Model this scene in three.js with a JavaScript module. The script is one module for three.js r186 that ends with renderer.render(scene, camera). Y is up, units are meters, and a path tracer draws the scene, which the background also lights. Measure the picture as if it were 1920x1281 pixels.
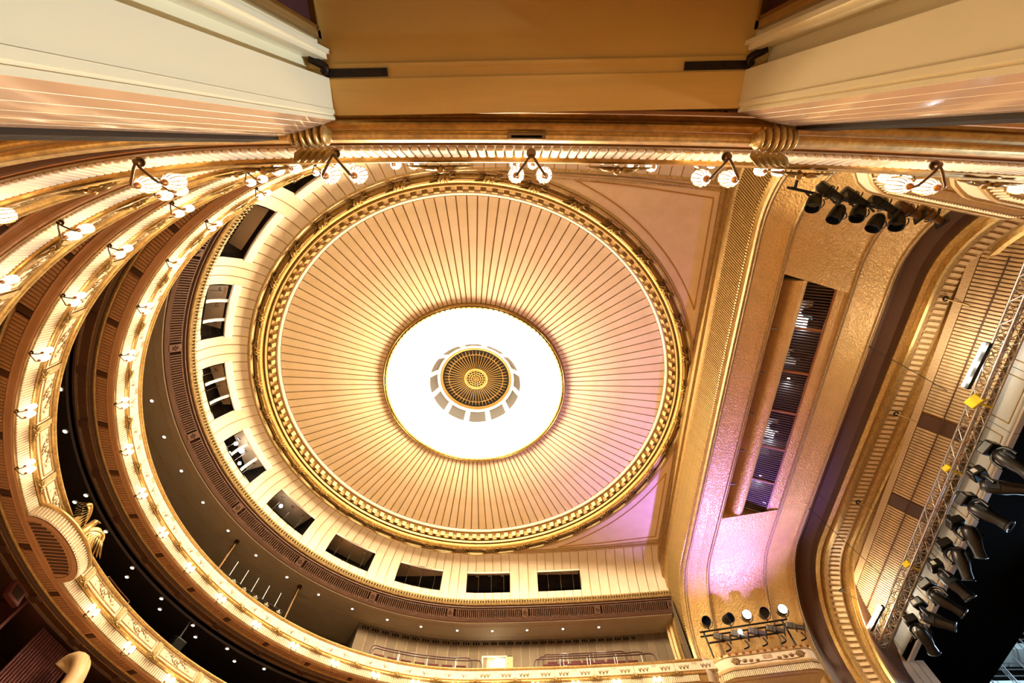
import * as THREE from 'three';
import { mergeGeometries } from 'three/addons/utils/BufferGeometryUtils.js';
import { RoundedBoxGeometry } from 'three/addons/geometries/RoundedBoxGeometry.js';
import { RectAreaLightUniformsLib } from 'three/addons/lights/RectAreaLightUniformsLib.js';

// ---------- camera, renderer, exposure ----------
const scene = new THREE.Scene();
scene.background = new THREE.Color(0x000000);
const EYE = 4;                                     // the lens is 4 m above the stalls floor; heights below are measured from the lens
const V = (x, h, z) => new THREE.Vector3(x, h + EYE, z);
const camera = new THREE.PerspectiveCamera(77.36, 1920 / 1281, 0.02, 200);
{
  const yaw = THREE.MathUtils.degToRad(1), tilt = Math.atan(369.5 / 800);
  const head = new THREE.Vector3(-Math.sin(yaw), 0, -Math.cos(yaw)), up = new THREE.Vector3(0, 1, 0);
  camera.position.copy(V(1.604, 0, 8.573));
  camera.up.copy(head).multiplyScalar(-Math.cos(tilt)).addScaledVector(up, Math.sin(tilt));
  camera.lookAt(camera.position.clone().addScaledVector(head, Math.sin(tilt)).addScaledVector(up, Math.cos(tilt)));
}
const renderer = new THREE.WebGLRenderer();
renderer.toneMapping = THREE.LinearToneMapping;
renderer.toneMappingExposure = 1.75;
renderer.shadowMap.enabled = true;
RectAreaLightUniformsLib.init();

// ---------- light levels ----------
const WARM = new THREE.Color(1.0, 0.73, 0.42), PALE = new THREE.Color(1.0, 0.86, 0.68), LAMPLIGHT = new THREE.Color(1.0, 0.8, 0.52), COOL = new THREE.Color(0.72, 0.87, 1.0);
const BULB = .22, LANTERN = 34, STAGE = 520;

// ---------- small helpers ----------
let seed = 7;
const rnd = () => ((seed = (seed * 16807) % 2147483647) / 2147483647);
const used = new Map();
const numbered = (n) => { const k = used.get(n) ?? 0; used.set(n, k + 1); return k ? n + '_' + String(k).padStart(3, '0') : n; };
const lit = (o) => { o.castShadow = true; o.receiveShadow = true; return o; };
function mesh(name, geo, mat, parent) { const m = lit(new THREE.Mesh(geo, mat)); m.name = parent === scene ? numbered(name) : name; parent.add(m); return m; }
function thing(name, label, category, group, kind) {
  const o = new THREE.Group(); o.name = numbered(name); o.userData = { label, category }; if (group) o.userData.group = group; if (kind) o.userData.kind = kind;
  scene.add(o); return o;
}
const structure = (name, label, category) => thing(name, label, category, null, 'structure');
const stuff = (m) => { m.userData.kind = 'stuff'; return m; };
class MB {                                         // collects faces into one geometry
  constructor() { this.p = []; this.u = []; this.i = []; }
  v(a, u = 0, w = 0) { this.p.push(a.x, a.y, a.z); this.u.push(u, w); return this.p.length / 3 - 1; }
  grid(ni, nj, f, uv) {
    const b = this.p.length / 3;
    for (let i = 0; i <= ni; i++) for (let j = 0; j <= nj; j++) { const q = uv ? uv(i, j) : [i, j]; this.v(f(i, j), q[0], q[1]); }
    for (let i = 0; i < ni; i++) for (let j = 0; j < nj; j++) { const a = b + i * (nj + 1) + j, c = a + nj + 1; this.i.push(a, c, a + 1, c, c + 1, a + 1); }
    return this;
  }
  quad(a, b, c, d) { const w = a.distanceTo(b), h = a.distanceTo(d), k = this.v(a, 0, 0); this.v(b, w, 0); this.v(c, w, h); this.v(d, 0, h); this.i.push(k, k + 1, k + 2, k, k + 2, k + 3); return this; }
  add(g, m) {
    const b = this.p.length / 3, pos = g.attributes.position, uv = g.attributes.uv, t = new THREE.Vector3();
    for (let i = 0; i < pos.count; i++) { t.fromBufferAttribute(pos, i); if (m) t.applyMatrix4(m); this.v(t, uv ? uv.getX(i) : 0, uv ? uv.getY(i) : 0); }
    if (g.index) for (const i of g.index.array) this.i.push(b + i); else for (let i = 0; i < pos.count; i++) this.i.push(b + i);
    return this;
  }
  hexa(c) {                                        // eight corners: four below, four above, each ring in order
    const q = [[0, 1, 2, 3], [4, 5, 6, 7], [0, 1, 5, 4], [1, 2, 6, 5], [2, 3, 7, 6], [3, 0, 4, 7]];
    for (const [a, b, d, e] of q) this.quad(c[a], c[b], c[d], c[e]);
    return this;
  }
  geo() {
    const g = new THREE.BufferGeometry();
    g.setAttribute('position', new THREE.Float32BufferAttribute(this.p, 3)); g.setAttribute('uv', new THREE.Float32BufferAttribute(this.u, 2)); g.setIndex(this.i);
    g.computeVertexNormals(); return g;
  }
}
const M4 = (x, y, z, rx = 0, ry = 0, rz = 0, sx = 1, sy = sx, sz = sx) => new THREE.Matrix4().compose(new THREE.Vector3(x, y, z), new THREE.Quaternion().setFromEuler(new THREE.Euler(rx, ry, rz)), new THREE.Vector3(sx, sy, sz));
const boxG = (w, h, d) => new THREE.BoxGeometry(w, h, d);
const rod = (a, b, r, n = 6) => { const d = b.clone().sub(a), g = new THREE.CylinderGeometry(r, r, d.length(), n); g.applyQuaternion(new THREE.Quaternion().setFromUnitVectors(new THREE.Vector3(0, 1, 0), d.clone().normalize())); g.translate((a.x + b.x) / 2, (a.y + b.y) / 2, (a.z + b.z) / 2); return g; };
const tube = (pts, r, n = 24, k = 6) => new THREE.TubeGeometry(new THREE.CatmullRomCurve3(pts), n, r, k);
const join = (list) => mergeGeometries(list.map((g) => { const q = g.index ? g.toNonIndexed() : g; for (const k of Object.keys(q.attributes)) if (!['position', 'normal', 'uv'].includes(k)) q.deleteAttribute(k); return q; }));
// a raised leaf in the xy plane, its tip along +x, ridge along +z
function leafG(L, W, T) {
  const g = new THREE.BufferGeometry();
  const p = [0, 0, 0, L * .35, W / 2, 0, L, 0, 0, L * .35, -W / 2, 0, L * .3, 0, T, L * .75, W * .28, 0, L * .75, -W * .28, 0, L * .7, 0, T * .7];
  g.setAttribute('position', new THREE.Float32BufferAttribute(p, 3));
  g.setAttribute('uv', new THREE.Float32BufferAttribute(new Array(16).fill(0), 2));
  g.setIndex([0, 4, 1, 1, 4, 7, 1, 7, 5, 5, 7, 2, 0, 3, 4, 3, 7, 4, 3, 6, 7, 6, 2, 7, 0, 1, 3, 1, 5, 3, 3, 5, 6, 5, 2, 6]);
  g.computeVertexNormals(); return g;
}

// ---------- the horseshoe plan: arc length s from the back of the house, + towards the side the lens is on ----------
const TAB = [];
{
  let s = 0, px, pz;
  const put = (x, z) => { if (TAB.length) s += Math.hypot(x - px, z - pz); TAB.push([s, x, z]); px = x; pz = z; };
  for (let i = 0; i <= 400; i++) { const t = Math.PI - i / 400 * Math.PI / 2, r = 8.3 + .3 * Math.sin(t) ** 2; put(r * Math.cos(t), r * Math.sin(t)); }
  for (let i = 1; i <= 200; i++) { const x = i / 200 * 16; put(x, 8.6 - .0075 * x * x); }
}
function refRaw(s) {
  const a = Math.abs(s); let lo = 0, hi = TAB.length - 1;
  while (hi - lo > 1) { const m = (lo + hi) >> 1; if (TAB[m][0] <= a) lo = m; else hi = m; }
  const A = TAB[lo], B = TAB[hi], k = (a - A[0]) / (B[0] - A[0]);
  return [A[1] + (B[1] - A[1]) * k, (A[2] + (B[2] - A[2]) * k) * (s < 0 ? -1 : 1)];
}
const refCache = new Map();
function ref(s) {                                  // x, z, outward normal
  const key = Math.round(s * 1e4); if (refCache.has(key)) return refCache.get(key);
  const e = .05, a = refRaw(s - e), b = refRaw(s + e), c = refRaw(s), l = Math.hypot(b[0] - a[0], b[1] - a[1]);
  const tx = (b[0] - a[0]) / l, tz = (b[1] - a[1]) / l, r = [c[0], c[1], -tz, tx];
  refCache.set(key, r); return r;
}
const sOfX = (x) => { for (let i = 400; i < TAB.length; i++) if (TAB[i][1] >= x) return TAB[i][0]; return TAB[TAB.length - 1][0]; };
const P = (s, d, h) => { const r = ref(s); return V(r[0] + r[2] * d, h, r[1] + r[3] * d); };
// frame at a place on the horseshoe: x along it, y up, z into the house
function F(s, d, h) { const r = ref(s), m = new THREE.Matrix4().makeBasis(new THREE.Vector3(-r[3], 0, r[2]), new THREE.Vector3(0, 1, 0), new THREE.Vector3(-r[2], 0, -r[3])); return m.setPosition(P(s, d, h)); }
function place(o, m) { m.decompose(o.position, o.quaternion, o.scale); return o; }
// a profile of [d, h] points drawn along the horseshoe; each face smooth along, creased across; shift(s) moves d
function sweep(prof, s0, s1, step = .3, B = new MB(), shift) {
  const n = Math.max(1, Math.round(Math.abs(s1 - s0) / step)); let w = 0;
  for (let k = 0; k < prof.length - 1; k++) {
    const [a, b] = [prof[k], prof[k + 1]], l = Math.hypot(b[0] - a[0], b[1] - a[1]), w0 = w; w += l;
    B.grid(n, 1, (i, j) => { const s = s0 + (s1 - s0) * i / n, q = j ? b : a; return P(s, q[0] + (shift ? shift(s, q) : 0), q[1]); }, (i, j) => [s0 + (s1 - s0) * i / n, w0 + j * l]);
  }
  return B;
}
const off = (prof, d, h) => prof.map((q) => [q[0] + d, q[1] + h]);
const arcP = (cx, cy, r, a0, a1, n) => Array.from({ length: n + 1 }, (_, i) => { const a = (a0 + (a1 - a0) * i / n) * Math.PI / 180; return [cx + r * Math.cos(a), cy + r * Math.sin(a)]; });
// the same round the centre of the ceiling: [radius, height]
function turn(prof, n = 120, a0 = 0, a1 = Math.PI * 2, B = new MB()) {
  let w = 0;
  for (let k = 0; k < prof.length - 1; k++) {
    const [a, b] = [prof[k], prof[k + 1]], l = Math.hypot(b[0] - a[0], b[1] - a[1]), w0 = w; w += l;
    B.grid(n, 1, (i, j) => { const t = a0 + (a1 - a0) * i / n, q = j ? b : a; return V(q[0] * Math.cos(t), q[1], q[0] * Math.sin(t)); }, (i, j) => [(a0 + (a1 - a0) * i / n) * 7.5, w0 + j * l]);
  }
  return B;
}
// the portal before the stage: a round-cornered arch at depth x: [x, top, half width, corner radius]
function arch(q, n = 14, m = 30, base = -4) {
  const [x, h, w, r] = q, out = [];
  for (let i = 0; i < 8; i++) out.push([-w, base + (h - r - base) * i / 8]);
  for (let i = 0; i <= n; i++) { const t = Math.PI - i / n * Math.PI / 2; out.push([-w + r + r * Math.cos(t), h - r + r * Math.sin(t)]); }
  for (let i = 1; i < m; i++) out.push([-w + r + (2 * w - 2 * r) * i / m, h]);
  for (let i = 0; i <= n; i++) { const t = Math.PI / 2 - i / n * Math.PI / 2; out.push([w - r + r * Math.cos(t), h - r + r * Math.sin(t)]); }
  for (let i = 1; i <= 8; i++) out.push([w, h - r + (base - h + r) * i / 8]);
  return out.map(([z, y]) => V(x, y, z));
}
function loft(sections, B = new MB(), keep) {
  const A = sections.map((q) => arch(q)), L = [0]; let w = 0;
  for (let i = 1; i < A[0].length; i++) L.push(L[i - 1] + A[0][i].distanceTo(A[0][i - 1]));
  for (let k = 0; k < A.length - 1; k++) {
    const a = A[k], b = A[k + 1], l = a[30].distanceTo(b[30]), w0 = w; w += l;
    if (!keep) B.grid(a.length - 1, 1, (i, j) => (j ? b : a)[i], (i, j) => [L[i], w0 + j * l]);
    else for (let i = 0; i < a.length - 1; i++) if (keep((a[i].z + a[i + 1].z) / 2, a[i].y - EYE)) B.grid(1, 1, (u, j) => (j ? b : a)[i + u], (u, j) => [L[i + u], w0 + j * l]);
  }
  return B;
}

// ---------- computed textures ----------
function noiseTex(n, f, rep, srgb) {
  const d = new Uint8Array(n * n * 4);
  for (let y = 0; y < n; y++) for (let x = 0; x < n; x++) { const c = f(x, y), i = (y * n + x) * 4; for (let k = 0; k < 3; k++) d[i + k] = Math.max(0, Math.min(255, Array.isArray(c) ? c[k] : c)); d[i + 3] = 255; }
  const t = new THREE.DataTexture(d, n, n); t.wrapS = t.wrapT = THREE.RepeatWrapping; t.magFilter = THREE.LinearFilter; t.repeat.set(rep, rep); if (srgb) t.colorSpace = THREE.SRGBColorSpace; t.needsUpdate = true; return t;
}
function field(n, cell, sd) {                      // tiling value noise
  const m = n / cell, v = []; let q = sd; for (let i = 0; i < m * m; i++) { q = (q * 16807) % 2147483647; v.push(q / 2147483647); }
  return (x, y) => { const fx = x / cell, fy = y / cell, ix = Math.floor(fx), iy = Math.floor(fy), a = fx - ix, b = fy - iy, g = (i, j) => v[((iy + j) % m) * m + (ix + i) % m], u = a * a * (3 - 2 * a), w = b * b * (3 - 2 * b); return (g(0, 0) * (1 - u) + g(1, 0) * u) * (1 - w) + (g(0, 1) * (1 - u) + g(1, 1) * u) * w; };
}
const N1 = field(256, 8, 11), N2 = field(256, 32, 23), N3 = field(256, 4, 41), N4 = field(256, 64, 57);
const hammer = noiseTex(256, (x, y) => 40 + 215 * (.7 * Math.abs(N1(x, y) * 2 - 1) + .3 * N3(x, y)), .62);
const mottle = noiseTex(256, (x, y) => { const k = .93 + .07 * (.5 * N2(x, y) + .3 * N1(x, y) + .2 * N4(x, y)); return [255 * k, 255 * k * (.985 + .015 * N4(x, y)), 255 * k * (.96 + .04 * N2(x, y))]; }, .45, true);
const fineBump = noiseTex(256, (x, y) => 128 + 90 * (N3(x, y) - .5) + 60 * (N2(x, y) - .5), .8);
const gilt = noiseTex(256, (x, y) => { const k = .72 + .28 * (.5 * N1(x, y) + .5 * N2(x, y)); return [255 * k, 255 * k, 255 * k * .97]; }, 2, true);
const grain = noiseTex(256, (x, y) => { const k = .75 + .25 * N2(x, (y * 7) % 256); return [255 * k, 250 * k, 245 * k]; }, 1, true);

// ---------- materials ----------
const S = (o) => new THREE.MeshStandardMaterial(o);
const MAT = {
  cream: S({ color: 0xe6d6bc, roughness: .6, map: mottle }),
  disc: S({ color: 0xf5e0be, roughness: .65, map: mottle }),
  disc2: S({ color: 0xf2dbb6, roughness: .65, map: mottle }),
  spandrel: S({ color: 0xeed6b6, roughness: .65, map: mottle }),
  rib: S({ color: 0xe0cfb2, roughness: .5 }),
  line: S({ color: 0xb98b43, roughness: .45, metalness: .3 }),
  lineDark: S({ color: 0x7a5526, roughness: .6 }),
  gold: S({ color: 0xdcb775, roughness: .36, metalness: .7, map: gilt }),
  goldDeep: S({ color: 0xb98b46, roughness: .3, metalness: .8, map: gilt }),
  goldPaint: S({ color: 0xd8b883, roughness: .5, metalness: .25, map: gilt }),
  goldDimmed: S({ color: 0xb58d4c, roughness: .4, metalness: .6, map: gilt }),  // gold darkened to offset the strong chandelier light on ring and rim
  goldMid: S({ color: 0xb9935a, roughness: .45, metalness: .35, map: gilt }),  // gold paint darkened where the chandelier overlights cornice and portal; also on leaf sprays
  hammered: S({ color: 0xe8c27c, roughness: .45, metalness: .2, map: mottle, bumpMap: hammer, bumpScale: .02 }),
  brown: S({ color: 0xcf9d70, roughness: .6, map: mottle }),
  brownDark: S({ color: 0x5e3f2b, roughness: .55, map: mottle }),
  groove: S({ color: 0x24160c, roughness: .8 }),
  frieze: S({ color: 0x614332, roughness: .55 }),
  grey: S({ color: 0xc9bba1, roughness: .8, map: mottle }),
  taupe: S({ color: 0x74644d, roughness: .8, map: mottle }),
  taupe2: S({ color: 0x7d6c54, roughness: .8, map: mottle }),
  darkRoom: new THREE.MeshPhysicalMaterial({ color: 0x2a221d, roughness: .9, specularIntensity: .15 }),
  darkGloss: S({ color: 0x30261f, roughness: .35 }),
  black: new THREE.MeshPhysicalMaterial({ color: 0x060606, roughness: .9, specularIntensity: .1 }),
  blackMetal: S({ color: 0x14130f, roughness: .45, metalness: .4 }),
  blackPlastic: S({ color: 0x070707, roughness: .38 }),
  blueHead: S({ color: 0x2a3340, roughness: .25, metalness: .3 }),
  chrome: S({ color: 0xb9b4ac, roughness: .25, metalness: .95 }),
  dullSteel: S({ color: 0x57524b, roughness: .4, metalness: .7 }),
  alu: S({ color: 0xc9c6c2, roughness: .3, metalness: .9 }),
  bronze: S({ color: 0x5e4428, roughness: .35, metalness: .8 }),
  copper: S({ color: 0xa86c3c, roughness: .35, metalness: .8 }),
  white: S({ color: 0xf2eee6, roughness: .5 }),
  paint: S({ color: 0xe8dab4, roughness: .32 }),
  warmLitCeil: S({ color: 0xdcb766, roughness: .38, map: mottle }),  // cream paint yellowed: the warm lamplight is put into the colour
  pierGloss: S({ color: 0xb39274, roughness: .1 }),
  iron: S({ color: 0x2a1d12, roughness: .55, metalness: .5 }),
  silk: S({ color: 0x3b0d0a, roughness: .7 }),
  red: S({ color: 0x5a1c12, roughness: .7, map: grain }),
  redSeat: S({ color: 0x5a211a, roughness: .75 }),
  redRail: S({ color: 0x3a100c, roughness: .35 }),
  wood: S({ color: 0xb5763f, roughness: .5, map: grain }),
  slat: S({ color: 0xefd09c, roughness: .5, map: grain }),
  slatBack: S({ color: 0x8a5f2c, roughness: .7 }),
  gapBrown: S({ color: 0x55351f, roughness: .6 }),
  panelGrey: S({ color: 0xc8cbc6, roughness: .5 }),
  yellow: S({ color: 0xe8cf1a, roughness: .6 }),
  glassDark: new THREE.MeshPhysicalMaterial({ color: 0xffffff, roughness: .02, transmission: 1, thickness: 0, specularIntensity: .3 }),
  sill: S({ color: 0xf3ebe0, roughness: .5 }),
  globe: S({ color: 0xfff2dd, roughness: .4, emissive: 0xffe9c8, emissiveIntensity: 3.2 }),
  spotGlow: S({ color: 0xffffff, roughness: .4, emissive: 0xfff3df, emissiveIntensity: 6 }),
  whiteGlow: S({ color: 0xffffff, roughness: .4, emissive: 0xfff8ee, emissiveIntensity: 12 }),
  crystal: S({ color: 0xffffff, roughness: .3, emissive: 0xfff4e2, emissiveIntensity: 2.2 }),
  drum: S({ color: 0x1d1409, roughness: .5 }),
  booth: new THREE.MeshPhysicalMaterial({ color: 0x1f1b18, roughness: .9, specularIntensity: .2 }),  // darkness of the window rooms is put into this near-black wall colour
  lensPale: S({ color: 0x6a8098, roughness: .1, metalness: .3 }),
  lens: S({ color: 0x10141c, roughness: .06, metalness: .2 }),
};

// ================= THE ROUND CEILING =================
const CEIL = 13.25;
{
  const ceil = structure('ceiling', 'round cream ceiling of radiating planks with gold joints', 'ceiling');
  // the gilt bed that shows between the planks
  mesh('joint_bed', turn([[3.4, 14.31], [7.25, 13.97]], 132).geo(), MAT.line, ceil);
  const N = 132, half = Math.PI / N, gap = .021;
  const c = (r, h, sgn) => new THREE.Vector3(r, h + EYE, sgn * (r * Math.tan(half) - gap));
  const g = new MB().hexa([c(3.52, 14.24, -1), c(3.52, 14.24, 1), c(7.16, 13.91, 1), c(7.16, 13.91, -1), c(3.52, 14.29, -1), c(3.52, 14.29, 1), c(7.16, 13.96, 1), c(7.16, 13.96, -1)]).geo();
  for (let i = 0; i < N; i++) mesh('plank', g, i % 3 ? MAT.disc : MAT.disc2, ceil).rotation.y = i / N * Math.PI * 2;
  mesh('edge_bead', turn([[7.17, 13.95], [7.19, 13.88], [7.24, 13.845], [7.3, 13.85], [7.33, 13.9]], 160).geo(), MAT.cream, ceil);
  // flat ceiling round the disc
  const sh = new THREE.Shape([[-9.2, -9.4], [8.1, -9.4], [8.1, 9.4], [-9.2, 9.4]].map(([a, b]) => new THREE.Vector2(a, b)));
  const hole = new THREE.Path(); hole.absarc(0, 0, 7.86, 0, Math.PI * 2, true); sh.holes.push(hole);
  const fl = new THREE.ShapeGeometry(sh, 90); fl.rotateX(Math.PI / 2); fl.translate(0, CEIL + .06 + EYE, 0);
  mesh('spandrel', fl, MAT.spandrel, ceil);
  for (const k of [1, -1]) {                       // two gilt beads that outline each corner panel
    const line = (pts, r, name, m) => { const e = []; for (let i = 0; i < pts.length - 1; i++) e.push(rod(V(pts[i][0], CEIL + .055, k * pts[i][1]), V(pts[i + 1][0], CEIL + .055, k * pts[i + 1][1]), r, 6)); mesh(name, join(e), m, ceil); };
    const arc = (R, x0, x1, n = 24) => Array.from({ length: n + 1 }, (_, i) => { const a0 = Math.acos(x0 / R), a1 = Math.acos(x1 / R), a = a0 + (a1 - a0) * i / n; return [R * Math.cos(a), R * Math.sin(a)]; });
    line([[7.57, 3.5], [7.57, 7.02], [5.3, 7.38], [3.35, 7.62], ...arc(8.33, 3.35, 7.57)], .022, 'panel_bead', MAT.line);
    line([[7.83, 2.0], [7.83, 7.25], [5.3, 7.58], [1.0, 7.93], ...arc(8.02, 1.0, 7.83)], .05, 'panel_moulding', MAT.goldPaint);
  }
}
{
  const trim = structure('trim_1', 'gilded cornice ring with dentils and ribbon ties round the ceiling', 'cornice');
  mesh('outer_fillet', turn([[7.98, CEIL + .06], [7.97, CEIL - .02], [7.9, CEIL + .0], [7.88, CEIL + .06]], 160).geo(), MAT.goldMid, trim);
  mesh('reeded_roll', turn([[7.86, CEIL + .1], ...arcP(7.72, 13.45, .15, -40, -210, 10), [7.56, 13.56]].concat([]), 180).geo(), MAT.goldDimmed, trim);
  for (const [r, h, t] of [[7.83, 13.36, .018], [7.755, 13.305, .016], [7.68, 13.31, .016]]) mesh('reed', turn(arcP(r, h, t, 0, 360, 6), 180).geo(), MAT.goldDimmed, trim);
  mesh('inner_moulding', turn([[7.56, 13.56], [7.55, 13.5], [7.5, 13.48], [7.48, 13.55], [7.46, 13.56]], 180).geo(), MAT.goldMid, trim);
  mesh('dentil_bed', turn([[7.46, 13.6], [7.44, 13.8], [7.31, 13.86]], 180).geo(), MAT.goldMid, trim);
  const N = 130, g = boxG(.13, .17, .17);
  const slot = boxG(.05, .1, .15);
  for (let i = 0; i < N; i++) {
    const a = (i + .5) / N * Math.PI * 2;
    const d = mesh('dentil', g, MAT.goldMid, trim); d.position.copy(V(7.37 * Math.cos(a), 13.7, 7.37 * Math.sin(a))); d.rotation.set(0, -a, 0, 'YXZ'); d.rotation.z = .35;
  }
  // ribbon tie: three crossing bands and small leaves wound over the roll
  const bits = [];
  for (const [tilt, dz] of [[.75, -.1], [.75, .02], [.75, .14], [-.7, .02]]) { const t = new THREE.TorusGeometry(.17, .022, 5, 14, Math.PI * 1.1); t.rotateZ(Math.PI * .95); t.rotateY(tilt); t.translate(0, 0, dz); bits.push(t); }
  const lf = leafG(.34, .09, .04);
  for (const [ang, dx, dz, up] of [[-.4, .06, .12, -.17], [-.1, -.06, .14, -.16], [.3, .1, .1, -.14], [Math.PI - .4, .06, -.12, -.17], [Math.PI - .1, -.06, -.14, -.16], [Math.PI + .3, .1, -.1, -.14]]) { const q = lf.clone(); q.rotateX(Math.PI / 2); q.rotateY(-Math.PI / 2 + ang); q.translate(dx, up, dz); bits.push(q); }
  const tie = join(bits), K = 36;
  for (let i = 0; i < K; i++) { const a = (i + .3) / K * Math.PI * 2, t = mesh('ribbon_tie', tie, MAT.goldDimmed, trim); t.position.copy(V(7.72 * Math.cos(a), 13.44, 7.72 * Math.sin(a))); t.rotation.y = -a; }
}
// ================= THE CRYSTAL LANTERN =================
{
  const L = thing('ceiling_chandelier', 'huge glowing crystal ring chandelier set into the round ceiling', 'chandelier');
  mesh('rim', turn([[3.54, 14.26], [3.52, 14.17], [3.46, 14.14], [3.42, 14.18], [3.4, 14.14], [3.34, 14.16], [3.33, 14.26]], 140).geo(), MAT.goldDimmed, L);
  const bd = []; for (let i = 0; i < 110; i++) { const a = i / 110 * Math.PI * 2, q = new THREE.SphereGeometry(.035, 6, 4); q.translate(3.37 * Math.cos(a), 14.14 + EYE, 3.37 * Math.sin(a)); bd.push(q); }
  stuff(mesh('rim_beads', join(bd), MAT.goldDimmed, L));
  mesh('crystal_bowl', turn([[3.33, 14.24], [3.1, 14.42], [2.6, 14.55], [2.1, 14.5], [1.86, 14.5]], 120).geo(), MAT.crystal, L);
  const cr = []; const drop = new THREE.OctahedronGeometry(.06, 0); drop.scale(.6, 1.5, .6);
  for (const [R, h, n] of [[3.22, 14.28, 96], [3.0, 14.38, 88], [2.75, 14.44, 80], [2.45, 14.46, 72], [2.15, 14.42, 64], [1.95, 14.42, 58]]) for (let i = 0; i < n; i++) { const a = (i + (n % 3) * .3) / n * Math.PI * 2, q = drop.clone(); q.translate(R * Math.cos(a), h + EYE, R * Math.sin(a)); cr.push(q); }
  stuff(mesh('crystal_drops', join(cr), MAT.crystal, L));
  mesh('drum_frame', turn([[1.88, 14.52], [1.8, 14.5], [1.78, 14.56]], 96).geo(), MAT.white, L);
  // twelve brown panes between white bars, leaning in to the grille
  const n = 12, at = (r, h, a) => V(r * Math.cos(a), h, r * Math.sin(a));
  for (let i = 0; i < n; i++) {
    const a0 = (i - .5) / n * Math.PI * 2 + .06 + Math.PI / 2, a1 = (i + .5) / n * Math.PI * 2 - .06 + Math.PI / 2, B = new MB();
    B.grid(6, 1, (k, j) => at(j ? 1.55 : 1.77, j ? 14.93 : 14.57, a0 + (a1 - a0) * k / 6)); mesh('drum_pane', B.geo(), MAT.drum, L);
    const C = new MB(); C.grid(2, 1, (k, j) => at((j ? 1.545 : 1.765), j ? 14.93 : 14.57, a1 + .12 * k / 2)); mesh('drum_bar', C.geo(), MAT.white, L);
  }
  mesh('collar', turn([[1.56, 14.93], [1.52, 14.9], [1.44, 14.92], [1.42, 14.98]], 96).geo(), MAT.white, L);
  const G = mesh('grille', turn([[1.43, 14.97], [1.4, 14.93], [1.34, 14.95], [1.33, 15.02]], 96).geo(), MAT.goldDimmed, L);
  mesh('grille_backing', turn([[1.36, 15.12], [.001, 15.14]], 48).geo(), MAT.drum, G);
  const spoke = boxG(.86, .03, .015), loop = new THREE.TorusGeometry(.075, .008, 4, 8, Math.PI);
  loop.rotateX(Math.PI / 2); loop.rotateY(-Math.PI / 2); loop.scale(1.6, 1, 1);
  for (let i = 0; i < 54; i++) {
    const a = i / 54 * Math.PI * 2, s = mesh('grille_spoke', spoke, MAT.goldDimmed, G); s.position.copy(at(.84, 15.02, a)); s.rotation.y = -a;
    const q = mesh('grille_loop', loop, MAT.goldDimmed, G); q.position.copy(at(1.2, 15.01, a + Math.PI / 54)); q.rotation.y = -a - Math.PI / 54;
  }
  for (const [r, t] of [[.44, .035], [.38, .02], [.28, .014], [.19, .014], [.1, .012]]) { const q = new THREE.TorusGeometry(r, t, 6, 48); q.rotateX(Math.PI / 2); mesh('grille_ring', q, MAT.goldDimmed, G).position.copy(V(0, 15.0, 0)); }
  for (let k = 0; k < 3; k++) { const m = 18 - k * 4, b = boxG(.08, .03, .022); for (let i = 0; i < m; i++) { const a = i / m * Math.PI * 2, q = mesh('grille_bar', b, MAT.goldDimmed, G); q.position.copy(at(.33 - k * .095, 15.0, a)); q.rotation.y = -a; } }
  const ros = []; for (let i = 0; i < 8; i++) { const q = leafG(.1, .045, .02); q.rotateX(Math.PI / 2); q.rotateY(i / 8 * Math.PI * 2); ros.push(q); }
  mesh('rosette', join(ros), MAT.goldDimmed, G).position.copy(V(0, 14.99, 0));
  for (let i = 0; i < 10; i++) {
    const a = i / 10 * Math.PI * 2, l = new THREE.PointLight(LAMPLIGHT, LANTERN, 0, 2); l.name = 'chandelier_light'; l.position.copy(at(2.7, 14.07, a)); l.castShadow = true; l.shadow.radius = 12; L.add(l);
  }
}
// ================= THE CLERESTORY WALL =================
const dTop = (s) => { const a = Math.abs(s); return a < 13.28 ? -.4 - .25 * a / 13.28 : -.65 - .06 * Math.min(1, (a - 13.28) / 8); };
const wallAt = (t, s) => { const e = dTop(s), c = 1 - Math.cos(t * Math.PI / 2); return [.7 - .08 * t + (e - .62) * c, 12.03 + (CEIL + .04 - 12.03) * Math.sin(t * Math.PI / 2) * .86 + .14 * t * (CEIL + .04 - 12.03)]; };
const WP = (s, t, o = 0) => { const q = wallAt(t, s), q2 = wallAt(Math.min(1, t + .02), s), q1 = wallAt(Math.max(0, t - .02), s), dx = q2[0] - q1[0], dy = q2[1] - q1[1], l = Math.hypot(dx, dy); return P(s, q[0] - dy / l * o, q[1] + dx / l * o); };
const WINDOWS = [[-16.63, 0], [-13.54, 0], [-10.61, 0], [-7.61, 0], [-4.66, 0], [-1.77, 2], [.98, 2], [3.87, 2], [6.71, 1], [9.4, 1]];
const PITCH = .372, WT0 = .17, WT1 = .56;
const S_END = sOfX(7.9);
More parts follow.
